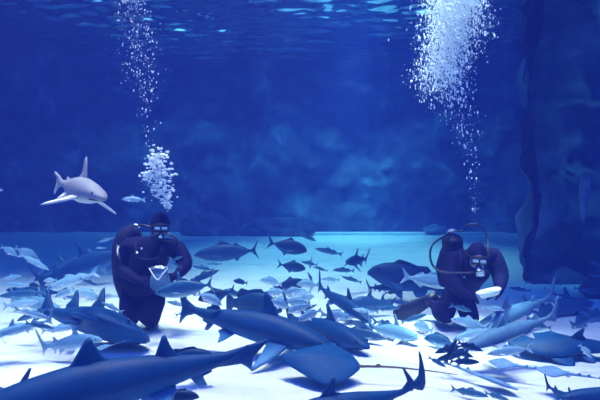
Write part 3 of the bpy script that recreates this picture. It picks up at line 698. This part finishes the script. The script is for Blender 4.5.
# ------------------------------------------------------------------ divers
def skin_obj(name, joints, bones, mat, parent, origin, root_joint, sub=2, roots=()):
    """one continuous skinned surface from a joint skeleton (points given in the place, radii in metres)"""
    names = list(joints)
    me = bpy.data.meshes.new(name)
    me.from_pydata([tuple(joints[n][0] - origin) for n in names], [(names.index(a), names.index(b)) for a, b in bones], [])
    o = bpy.data.objects.new(name, me); COL.objects.link(o)
    md = o.modifiers.new('Skin', 'SKIN'); md.use_smooth_shade = True; md.branch_smoothing = 0.4
    sv = me.skin_vertices[0].data
    for i, n in enumerate(names):
        r = joints[n][1]
        sv[i].radius = r if isinstance(r, tuple) else (r, r)
        sv[i].use_root = n == root_joint or n in roots
    s = o.modifiers.new('Subsurf', 'SUBSURF'); s.levels = sub; s.render_levels = sub
    me.materials.append(mat)
    if parent is not None: o.parent = parent
    return o

def gpart(name, g, mat, parent, origin):
    return link(name, mesh_from(name, [Vector(v) - origin for v in g[0]], g[1], mat), parent)

def hand_chain(J, B, wrist, tip_dir, side_dir, pre, hs=1.0, curl=Vector((0, 0, -1))):
    """palm plus five gloved fingers: joints and bones added to the skeleton"""
    w = J[wrist][0]; t = tip_dir.normalized(); s = side_dir.normalized()
    J[pre + 'palm'] = (w + t * 0.055 * hs, (0.046 * hs, 0.030 * hs)); B.append((wrist, pre + 'palm'))
    for k, (off, ln) in enumerate(((-0.033, .075), (-0.011, .085), (0.011, .08), (0.033, .062))):
        a = w + t * 0.085 * hs + s * off * hs
        J[f'{pre}f{k}a'] = (a, 0.0125 * hs)
        b = a + t * ln * .55 * hs + curl * 0.012 * hs
        J[f'{pre}f{k}b'] = (b, 0.0115 * hs)
        J[f'{pre}f{k}c'] = (b + (t * .6 + curl * .8).normalized() * ln * .55 * hs, 0.0095 * hs)
        B += [(pre + 'palm', f'{pre}f{k}a'), (f'{pre}f{k}a', f'{pre}f{k}b'), (f'{pre}f{k}b', f'{pre}f{k}c')]
    a = w + t * 0.03 * hs - s * 0.05 * hs
    J[pre + 'ta'] = (a, 0.015 * hs); J[pre + 'tb'] = (a + (t * .8 - s * .5).normalized() * 0.05 * hs + curl * .01, 0.0115 * hs)
    B += [(pre + 'palm', pre + 'ta'), (pre + 'ta', pre + 'tb')]

def oriented(c, fwd, up=Vector((0, 0, 1))):
    f = fwd.normalized(); r = f.cross(up).normalized(); u = r.cross(f)
    return Matrix(((f.x, r.x, u.x, c.x), (f.y, r.y, u.y, c.y), (f.z, r.z, u.z, c.z), (0, 0, 0, 1)))   # +x forward, +y right, +z up

def tg(g, m): return [m @ v for v in g[0]], g[1]

def diver_head(root, org, c, fwd, up, r, glint_open=True):
    """hood, face, mask (> lens, strap), regulator (> exhaust tee) on a head centred at c"""
    m = oriented(c, fwd, up)
    gpart('hood', tg(ball_geo((-0.012, 0, 0.01), r, 20, 14, (1.06, 0.88, 1.18)), m), M['wetsuit'], root, org)
    # face with brow, nose, cheeks and chin set in the hood opening
    fv, ff = ball_geo((0.020, 0, -0.012), r, 20, 14, (0.98, 0.72, 0.98))
    for v in fv:
        if v.x > r * .6:
            v.x += 0.030 * math.exp(-((v.y / 0.016) ** 2 + ((v.z + 0.01) / 0.03) ** 2))
            v.x -= 0.010 * math.exp(-(((abs(v.y) - 0.035) / 0.018) ** 2 + ((v.z - 0.028) / 0.016) ** 2))
    gpart('face', tg((fv, ff), m), M['skin'], root, org)
    mk = gpart('mask', tg(join(box_geo((r + 0.028, 0, 0.03), 0.05, 0.165, 0.085), box_geo((r + .03, 0, -0.005), 0.055, 0.04, 0.05)), m), M['rubber'], root, org)
    for s in (-1, 1):
        gpart('lens', tg(box_geo((r + 0.056, s * 0.041, 0.034), 0.010, 0.062, 0.036), m), M['lens'], mk, org)  # low slit, sized like the glint it paints
    st = [m @ Vector((0.9 * (r + .012) * 1.06 * math.cos(a), (r + .012) * .9 * math.sin(a), 0.035)) for a in [R_(k) for k in range(40, 325, 20)]]
    gpart('strap', tube_geo(st, 0.009, 6, 3), M['rubber'], mk, org)
    rg = gpart('regulator', tg(join(ball_geo((r + 0.055, 0, -0.065), 0.042, 14, 8, (.75, 1, .95)), box_geo((r + 0.02, 0, -0.062), 0.05, 0.03, 0.022)), m), M['gear'], root, org)
    gpart('purge_cover', tg(ball_geo((r + 0.078, 0, -0.062), 0.026, 12, 6, (.5, 1, 1)), m), M['chrome'], rg, org)
    return m

def diver_tank(root, org, p_bot, p_top, rad=0.092):
    d = (p_top - p_bot).normalized()
    pts = [p_bot, p_bot + d * 0.02, p_bot.lerp(p_top, .5), p_top - d * 0.09, p_top - d * 0.03, p_top]
    t = gpart('air_tank', tube_geo(pts, [rad * .8, rad, rad, rad, rad * .62, 0.03], 18, 5), M['tank'], root, org)
    gpart('valve', join(tube_geo([p_top - d * .01, p_top + d * 0.07], 0.022, 10, 2), tube_geo([p_top + d * 0.045 + Vector((-.05, 0, 0)), p_top + d * .045 + Vector((.06, -0.02, 0))], 0.021, 10, 2)), M['chrome'], t, org)
    for f in (.35, .7):
        c = p_bot.lerp(p_top, f)
        gpart('tank_band', tube_geo([c - d * .022, c + d * .022], rad * 1.05, 18, 2), M['gear'], t, org)
    return p_top + d * .045

# --- left diver, kneeling upright, looking down at what the hands hold
D = 6.1
def P(x, y, dd=0.0): return at(x, y, D + dd)
org = Vector((P(142, 329)[0], D, 0))
root = bpy.data.objects.new('person', None); COL.objects.link(root); root.location = org
tag(root, 'left diver in black wetsuit kneeling upright, one elbow out, under a cloud of bubbles', 'person')
J = {'pelvis': (P(139, 290, .05), (.23, .18)), 'waist': (P(143, 275, .03), (.24, .18)), 'chest': (P(149, 258, .0), (.27, .19)), 'upchest': (P(151, 246, .0), (.21, .14)), 'neck': (P(156, 239, -.03), .075), 'skull': (P(160, 226, -.06), .085),
     'shL': (P(126, 245, .02), .13), 'elL': (P(121, 270, -.02), .105), 'wrL': (P(140, 281, -.30), .048),
     'shR': (P(176, 247, -.02), .13), 'elR': (P(187, 265, -.10), .10), 'wrR': (P(176, 277, -.30), .055),
     'hipL': (P(130, 297, .03), .175), 'knL': (P(130, 318, -.14), .145), 'anL': (P(128, 322, .34), .065), 'toL': (P(128, 324, .52), .045),
     'hipR': (P(148, 297, .03), .175), 'knR': (P(150, 318, -.14), .145), 'anR': (P(153, 322, .34), .065), 'toR': (P(153, 324, .52), .045)}
B = [('pelvis', 'waist'), ('waist', 'chest'), ('chest', 'upchest'), ('upchest', 'neck'), ('neck', 'skull'), ('upchest', 'shL'), ('shL', 'elL'), ('elL', 'wrL'), ('upchest', 'shR'), ('shR', 'elR'), ('elR', 'wrR'),
     ('pelvis', 'hipL'), ('hipL', 'knL'), ('knL', 'anL'), ('anL', 'toL'), ('pelvis', 'hipR'), ('hipR', 'knR'), ('knR', 'anR'), ('anR', 'toR')]
hand_chain(J, B, 'wrL', Vector((1, -.25, .1)), Vector((0, .3, 1)), 'hl', 1.1, Vector((0, .6, -.6)))
hand_chain(J, B, 'wrR', Vector((-1, -.3, .05)), Vector((0, .3, 1)), 'hr', 1.1, Vector((0, .6, -.6)))
skin_obj('wetsuit', J, B, M['wetsuit'], root, org, 'pelvis')
hm = diver_head(root, org, P(160, 226, -.06), Vector((0.33, -1, -0.30)), Vector((0.1, -.2, 1)), .132)
first = diver_tank(root, org, P(128, 287, .30), P(135, 229, .27), .10)
vest = join(tube_geo([P(141, 292, .04), P(145, 275, .02), P(150, 256, -.0), P(150, 247, -.0)], [.19, .215, .235, .18], 20, 5), tube_geo([P(130, 298, .14), P(127, 280, .12), P(125, 256, .1), P(128, 238, .1), P(136, 229, .1)], [.12, .16, .16, .15, .08], 14, 5))
vs_ = gpart('buoyancy_vest', vest, M['gear'], root, org)
gpart('waist_strap', tube_geo([P(130, 288, -.17), P(143, 289, -.24), P(157, 286, -.16)], .022, 8, 5), M['gear'], vs_, org)
for (xa, xb) in ((136, 139), (163, 158)):
    gpart('shoulder_strap', tube_geo([P(xa, 240, .0), P(xa, 247, -.20), P((xa + xb) / 2, 258, -.27), P(xb, 272, -.24), P(xb, 284, -.20)], .024, 8, 5), M['gear'], vs_, org)
for (xa, ya) in ((128, 282), (159, 280)):
    gpart('pocket', ball_geo(P(xa, ya, -.12), .09, 14, 8, (.9, .7, 1.1)), M['gear'], vs_, org)
gpart('chest_strap', tube_geo([P(137, 258, -.26), P(150, 260, -.29), P(162, 257, -.26)], .014, 8, 5), M['gear'], vs_, org)
for (x, y, s) in ((137, 253, .017), (142, 249, .012)):
    gpart('buckle', ball_geo(P(x, y, -.27), s, 8, 6), M['chrome'], vs_, org)
mouth = hm @ Vector((.18, 0, -.065))
gpart('regulator_hose', tube_geo([first, P(146, 226, .2), P(172, 236, .12), P(176, 242, -.15), hm @ Vector((.17, .10, -.09)), hm @ Vector((.165, .03, -.068))], .014, 8, 7), M['rubber'], root, org)
gpart('gauge_hose', tube_geo([first, P(124, 228, .18), P(117, 242, .0), P(119, 256, -.16), P(121, 262, -.18)], .012, 8, 7), M['rubber'], root, org)
gpart('inflator_hose', tube_geo([P(125, 240, .05), P(118, 248, -.1), P(118, 256, -.15)], .008, 8, 6), M['white'], root, org)
for (a, b) in (('knL', 'toL'), ('knR', 'toR')):
    toe = J[b][0]; m_ = oriented(toe, Vector((0, 1, -.08)))
    gpart('swim_fin', tg(join(fin_geo([(-.10, -.06), (.05, -.075), (.42, -.12), (.46, 0), (.42, .12), (.05, .075), (-.10, .06)], .03, Matrix(((1, 0, 0, 0), (0, 0, 1, 0), (0, 1, 0, 0), (0, 0, 0, 1)))), box_geo((-.03, 0, .02), .2, .12, .09)), m_), M['rubber'], root, org)
# feed bag held between the hands
def bag(label, c, w, h, name='feed_bag'):
    r0 = bpy.data.objects.new(name, None); COL.objects.link(r0); r0.location = c
    tag(r0, label, 'bag')
    keys = [(-h, 0, w * .55, .05, .05), (-h * .7, 0, w * .95, .085, .085), (-h * .1, 0, w, .09, .09), (h * .6, 0, w * .8, .07, .07), (h, 0, w * .9, .06, .06)]
    ks = [(-k[0],) + k[1:] for k in keys][::-1]
    v, f = loft_geo([(-k[0],) + tuple(k[1:]) for k in keys][::1], 18, 20) if False else loft_geo(sorted(keys, key=lambda k: -k[0]), 18, 20)
    v = [Vector((q.y, q.z + .012 * noise.noise(q * 30), q.x)) for q in v]
    gpart('pouch', (v, f), M['teal'], r0, Vector((0, 0, 0)))
    gpart('rim', tube_geo([Vector((w * .9 * math.cos(a), .062 * math.sin(a), h)) for a in [R_(k) for k in range(0, 361, 30)]], .008, 6, 3), M['chrome'], r0, Vector((0, 0, 0)))
    gpart('drawstring', tube_geo([(-w * .9, -.07, h), (-w * .3, -.1, h - .09), (w * .1, -.11, h - .12), (w * .5, -.1, h - .06), (w * .9, -.07, h - .01)], .007, 6, 5), M['white'], r0, Vector((0, 0, 0)))
bag('teal mesh feed bag held in the left diver\'s hands', P(160, 279, -.52), .11, .13)
for (h, t, lb) in (((183, 256), (170, 262), 'small bait fish at the left diver\'s elbow side hand'), ((172, 262), (182, 268), 'small bait fish lying over the feed bag rim')):
    A('bait_fish', 'slim', 'bluish', h, t, D - .48, lb, 'fish', small=True)

# --- right diver, kneeling and bent forward, reaching to the sand
D = 6.15
org = Vector((P(466, 330)[0], D, 0))
root = bpy.data.objects.new('person', None); COL.objects.link(root); root.location = org
tag(root, 'right diver in black wetsuit bent forward with looped hoses, holding a white tray', 'person')
J = {'pelvis': (P(460, 290, .22), (.24, .18)), 'waist': (P(466, 279, .12), (.26, .19)), 'chest': (P(473, 267, -.02), (.27, .19)), 'upchest': (P(474, 262, -.12), (.20, .14)), 'neck': (P(476, 260, -.20), .075), 'skull': (P(477, 256, -.30), .085),
     'shL': (P(453, 258, -.06), .135), 'elL': (P(450, 282, -.20), .105), 'wrL': (P(464, 293, -.44), .055),
     'shR': (P(494, 255, -.08), .14), 'elR': (P(501, 277, -.16), .11), 'wrR': (P(499, 292, -.38), .055),
     'hipL': (P(449, 297, .16), .14), 'knL': (P(443, 319, -.10), .125), 'anL': (P(436, 307, .40), .075), 'toL': (P(429, 300, .50), .05),
     'hipR': (P(464, 298, .16), .14), 'knR': (P(471, 321, -.12), .115), 'anR': (P(468, 323, .36), .065), 'toR': (P(468, 325, .52), .045)}
B = B[:19]
hand_chain(J, B, 'wrL', Vector((.8, -.3, -.3)), Vector((0, .6, .8)), 'hl', 1.1, Vector((0, .5, -.7)))
hand_chain(J, B, 'wrR', Vector((-.9, -.3, -.12)), Vector((0, .6, .8)), 'hr', 1.1, Vector((0, .5, -.7)))
skin_obj('wetsuit', J, B, M['wetsuit'], root, org, 'pelvis')
hm = diver_head(root, org, P(477, 256, -.30), Vector((-.22, -1, -.42)), Vector((0, -.3, 1)), .13)
first = diver_tank(root, org, P(454, 286, .34), P(452, 234, .10), .13)
vs_ = gpart('buoyancy_vest', join(tube_geo([P(459, 291, .2), P(464, 279, .10), P(471, 267, -.02), P(474, 262, -.08)], [.19, .21, .24, .18], 20, 5), tube_geo([P(447, 284, .26), P(446, 268, .2), P(448, 250, .14)], [.10, .13, .09], 14, 5)), M['gear'], root, org)
gpart('waist_strap', tube_geo([P(447, 286, .06), P(458, 288, -.02), P(472, 284, .02)], .022, 8, 5), M['gear'], vs_, org)
for (xa, xb) in ((461, 459), (487, 480)):
    gpart('shoulder_strap', tube_geo([P(xa, 250, .0), P(xa, 258, -.24), P((xa + xb) / 2, 268, -.28), P(xb, 280, -.16)], .022, 8, 5), M['gear'], vs_, org)
gpart('buckle', ball_geo(P(464, 277, -.30), .014, 8, 6), M['chrome'], vs_, org)
gpart('regulator_hose', tube_geo([first, P(445, 236, .02), P(434, 243, -.10), P(430, 254, -.16), P(434, 267, -.24), P(448, 273, -.34), hm @ Vector((.17, -.10, -.1)), hm @ Vector((.165, -.03, -.068))], .013, 8, 7), M['rubber'], root, org)
gpart('octopus_hose', tube_geo([first, P(462, 231, .1), P(468, 225, .06), P(478, 225, .03), P(486, 233, .0), P(488, 246, -.1), P(485, 262, -.28)], .012, 8, 7), M['rubber'], root, org)
g_ = gpart('gauge_console', tg(box_geo((0, 0, 0), .04, .085, .12), oriented(P(480, 271, -.42), Vector((0, -1, .2)))), M['white'], root, org)
gpart('dial', tg(ball_geo((.022, 0, .015), .032, 14, 6, (.3, 1, 1)), oriented(P(480, 271, -.42), Vector((0, -1, .2)))), M['lens'], g_, org)
for (toe, up_, f_) in ((J['toL'][0], Vector((0, -1, .3)), Vector((-.9, .12, -.52))), (J['toR'][0], Vector((0, 0, 1)), Vector((.1, 1, -.05)))):
    m_ = oriented(toe, f_, up_)
    gpart('swim_fin', tg(join(fin_geo([(-.10, -.06), (.05, -.08), (.46, -.13), (.52, 0), (.46, .13), (.05, .08), (-.10, .06)], .03, Matrix(((1, 0, 0, 0), (0, 0, 1, 0), (0, 1, 0, 0), (0, 0, 0, 1)))), box_geo((-.03, 0, .02), .2, .12, .09)), m_), M['rubber'], root, org)
t0 = bpy.data.objects.new('feeding_tray', None); COL.objects.link(t0); t0.location = P(489, 293, -.62)
tag(t0, 'white feeding tray held in the right diver\'s hand', 'tray')
tv, tf = [], []
for (r, z) in ((.0, -.02), (.10, -.02), (.135, .03), (.15, .032), (.14, .02), (.105, -.032), (0, -.032)):
    for j in range(24):
        a = 2 * math.pi * j / 24
        tv.append(Vector((r * 1.05 * math.copysign(abs(math.cos(a)) ** .7, math.cos(a)), r * .75 * math.copysign(abs(math.sin(a)) ** .7, math.sin(a)), z)))
for i in range(6):
    for j in range(24):
        a = i * 24 + j; b = i * 24 + (j + 1) % 24
        tf.append((a, b, b + 24, a + 24))
gpart('tray_body', tg((tv, tf), Matrix.Rotation(R_(3), 4, 'X') @ Matrix.Rotation(R_(-14), 4, 'Y') @ Matrix.Diagonal((.88, .8, .9, 1))), M['white'], t0, Vector((0, 0, 0)))
gpart('feed', tg(join(*[ball_geo((.07 * math.cos(k * 2.4) * (k / 9) ** .5, .05 * math.sin(k * 2.4) * (k / 9) ** .5, -.005), .022, 8, 5) for k in range(9)]), Matrix.Rotation(R_(3), 4, 'X') @ Matrix.Rotation(R_(-14), 4, 'Y') @ Matrix.Diagonal((.88, .8, .9, 1))), M['silver'], t0, Vector((0, 0, 0)))['kind'] = 'stuff'

# ------------------------------------------------------------------ bubbles
ico_v, ico_f = None, None
def bubble_mesh(name, items):
    bm = bmesh.new(); bmesh.ops.create_icosphere(bm, subdivisions=1, radius=1)
    iv = [v.co.copy() for v in bm.verts]; fi = [tuple(v.index for v in f.verts) for f in bm.faces]; bm.free()
    vs, fs = [], []
    for (c, r, q) in items:
        b = len(vs)
        vs += [Vector((c.x + v.x * r * q[0], c.y + v.y * r * q[0], c.z + v.z * r * q[1])) for v in iv]
        fs += [tuple(b + k for k in f) for f in fi]
    return mesh_from(name, vs, fs, M['bubble'])

def plume(name, label, rows, n, dist, seed, rmin, rmax, yspread=.5):
    """rows: photo height, centre, half width, density - read as a column standing in the water"""
    rg = random.Random(seed); items = []
    ws = [r[3] for r in rows]
    tot = sum(ws)
    while len(items) < n:
        k = rg.random() * (len(rows) - 1); i = int(k); u = k - i
        dens = lerp(rows[i][3], rows[min(i + 1, len(rows) - 1)][3], u)
        if rg.random() * max(ws) > dens: continue
        y, cx, hw = [lerp(rows[i][c], rows[i + 1][c], u) for c in range(3)]
        off = rg.gauss(0, .45) * hw
        p = at(cx + off, y, dist) + Vector((0, rg.gauss(0, .5) * yspread * hw / 30, 0))
        r = rmin + (rmax - rmin) * rg.random() ** 3
        items.append((p, r, (rg.uniform(.8, 1.2), rg.uniform(.8, 2.4))))
    o = link(name, bubble_mesh(name, items)); tag(o, label, 'bubbles', kind='stuff')
plume('bubble_plume', 'dense white bubble plume rising above the right diver to the surface',
      [(-60, 460, 30, .9), (-20, 458, 30, 1.6), (0, 456, 29, 1.8), (30, 453, 28, 1.5), (60, 445, 29, .8), (80, 440, 27, .4), (100, 449, 25, .10), (135, 466, 15, .035), (180, 474, 7, .012), (228, 474, 6, .008)], 17000, 6.0, 11, .0025, .012)
plume('bubble_plume', 'thin sparse bubble plume reaching the surface above the left diver',
      [(-30, 128, 16, 1), (0, 130, 17, 1), (40, 140, 26, .8), (75, 143, 22, .6), (105, 147, 9, .25), (150, 148, 8, .12)], 900, 6.0, 12, .002, .009)
# cloud of big flattened bubbles at the left diver's head: mushroom caps you could count
rg = random.Random(5)
spots = []
for (x, y, s, n) in ((159, 155, 8, 70), (155, 163, 9, 110), (147, 175, 7, 50), (163, 172, 11, 80), (157, 184, 12, 90), (165, 190, 10, 70), (166, 200, 8, 45), (168, 207, 4, 14)):
    for _ in range(n): spots.append((x + rg.gauss(0, .5) * s, y + rg.gauss(0, .4) * s))
o = link('bubble_cloud', bubble_mesh('bubble_cloud', [(at(x, y, 5.95 + rg.uniform(-.15, .15)), rg.uniform(.06, .16) ** 2 + .001, (1.15, .75)) for (x, y) in spots]))
tag(o, 'clustered cloud of white bubbles leaving the left diver\'s regulator', 'bubbles', kind='stuff')

# ------------------------------------------------------------------ rocks
def rock(name, label, c, sx, sy, sz, seed, mat='rock_pale', cat='rock', group=None):
    bm = bmesh.new(); bmesh.ops.create_icosphere(bm, subdivisions=4, radius=1)
    vs = []
    for v in bm.verts:
        q = v.co; k = 1 + .32 * fbm(q * 1.3 + Vector((seed, 0, 0)), 4) + .18 * noise.noise(q * 4 + Vector((0, seed, 0)))
        p = Vector((q.x * k * sx, q.y * k * sy, q.z * k * sz))
        vs.append(p)
    fs = [tuple(v.index for v in f.verts) for f in bm.faces]; bm.free()
    o = link(name, mesh_from(name, vs, fs, M[mat])); o.location = c
    return tag(o, label, cat, group)
rock('rock', 'low pale rock on the kerb left of the right diver', Vector((5.0, 18.55, .52)), .42, .25, .16, 1.0)
rock('rock', 'low dark rock ledge below the middle of the back wall', Vector((-.9, 18.4, .55)), 1.3, .5, .45, 2.0, 'rock')
rock('rock', 'rounded dark boulder at the foot of the back wall near the kerb\'s left end', Vector((-3.4, 18.4, .6)), 1.0, .55, .5, 3.0, 'rock')
rock('rock', 'dark boulder at the foot of the right rock face beside the blue sand', Vector((5.25, 8.25, .12)), .55, .35, .3, 4.0, 'rock')
# tapering spike hanging on the rock face
kz = [(0, 0, .085, .06, .06), (-.2, 0, .085, .065, .06), (-.5, 0, .06, .05, .05), (-.68, 0, .035, .03, .03), (-.75, 0, .01, .01, .01)]
v, f = loft_geo(kz, 20, 14)
b_ = at(585, 176, 8.1)
o = link('rock_spike', mesh_from('rock_spike', [Vector((q.y + .03 * q.x + .01 * noise.noise(q * 9), q.z, q.x)) for q in v], f, M['rock_mid'])); o.location = b_
tag(o, 'tapering rock spike pointing down on the dark right rock face', 'rock')


# ------------------------------------------------------------------ light, camera
def area(name, loc, target, size, power, color, sy=None):
    l = bpy.data.lights.new(name, 'AREA'); l.energy = power; l.color = color
    l.shape = 'RECTANGLE'; l.size = size; l.size_y = sy or size
    o = bpy.data.objects.new(name, l); COL.objects.link(o); o.location = loc
    o.rotation_euler = (Vector(target) - Vector(loc)).to_track_quat('-Z', 'Y').to_euler()
    return o
def spot(name, loc, target, power, color, ang, blend=0.6, r=0.4):
    l = bpy.data.lights.new(name, 'SPOT'); l.energy = power; l.color = color
    l.spot_size = math.radians(ang); l.spot_blend = blend; l.shadow_soft_size = r
    o = bpy.data.objects.new(name, l); COL.objects.link(o); o.location = loc
    o.rotation_euler = (Vector(target) - Vector(loc)).to_track_quat('-Z', 'Y').to_euler()
    return o
W = (1.0, 0.62, 0.42)
spot('tank_lamp_near', (-0.9, 5.4, 10.5), (-0.9, 5.0, 0), 12500, W, 52, 0.9, 1.0)
spot('tank_lamp_left', (-4.6, 6.4, 10.5), (-4.4, 6.2, 0), 12500, W, 52, 0.9, 1.0)
spot('tank_lamp_middle', (-0.9, 8.6, 10.5), (-0.7, 8.8, 0), 11000, (.9, .68, .45), 38, 0.9, 1.0)
spot('tank_lamp_far', (1.4, 13.5, 10.5), (1.4, 13.5, 0), 9500, (.55, .75, .6), 56, 0.9, 1.0)
spot('fill_spot_kerb', (2.0, 17.4, 9.5), (2.0, 18.5, 0.3), 9000, (.6, .8, .65), 44, 0.9, 0.6)  # added fill to brighten the kerb and far sand
spot('tank_lamp_right', (2.5, 4.0, 10.5), (2.5, 4.1, 0), 7500, W, 36, 0.9, 1.0)
spot('tank_lamp_plume', (1.9, 6.3, 9.5), (1.85, 6.0, 3), 26000, (1.0, .88, .65), 14, 0.8, 0.4)
spot('fill_spot_rock', (6.4, 7.1, 7.5), (6.4, 9.1, 3.8), 2200, (.25, .7, .8), 44, 0.9, 0.3)  # added fill to lift the dark rock face, kept off the sand
area('glint_fill', (0, 15.5, 8.6), (0, 20.2, 9.2), 16, 3000, (.45, .85, 1.0), .6)  # added light for the pale backdrop behind the ripple glints
area('veil_fill_front', (0, 2.2, 8.0), (0, 4.0, 0), 18, 1100, (0.12, 0.16, 1.0), 4)  # added blue fill, scatters in the near water as a veil

w = bpy.data.worlds.new('ambient_fill'); S.world = w; w.use_nodes = True  # added blue ambient fill for front faces and water haze
bg = w.node_tree.nodes['Background']
bg.inputs['Color'].default_value = (0.045, 0.36, 0.9, 1)
bg.inputs['Strength'].default_value = 0.55

cam = bpy.data.cameras.new('camera'); co = bpy.data.objects.new('camera', cam); COL.objects.link(co)
co.location = (0, 0, CAMZ); co.rotation_euler = (math.pi / 2, 0, 0)
cam.sensor_width = 36; cam.lens = 36 * FPX / 600; cam.clip_start = 0.05; cam.clip_end = 200
S.camera = co
S.view_settings.view_transform = 'Standard'; S.view_settings.look = 'None'
S.view_settings.gamma = 1; S.view_settings.use_curve_mapping = False
S.view_settings.exposure = -0.08
S.cycles.volume_bounces = 1
S.cycles.max_bounces = 8
S.cycles.transparent_max_bounces = 8
S.cycles.use_denoising = True
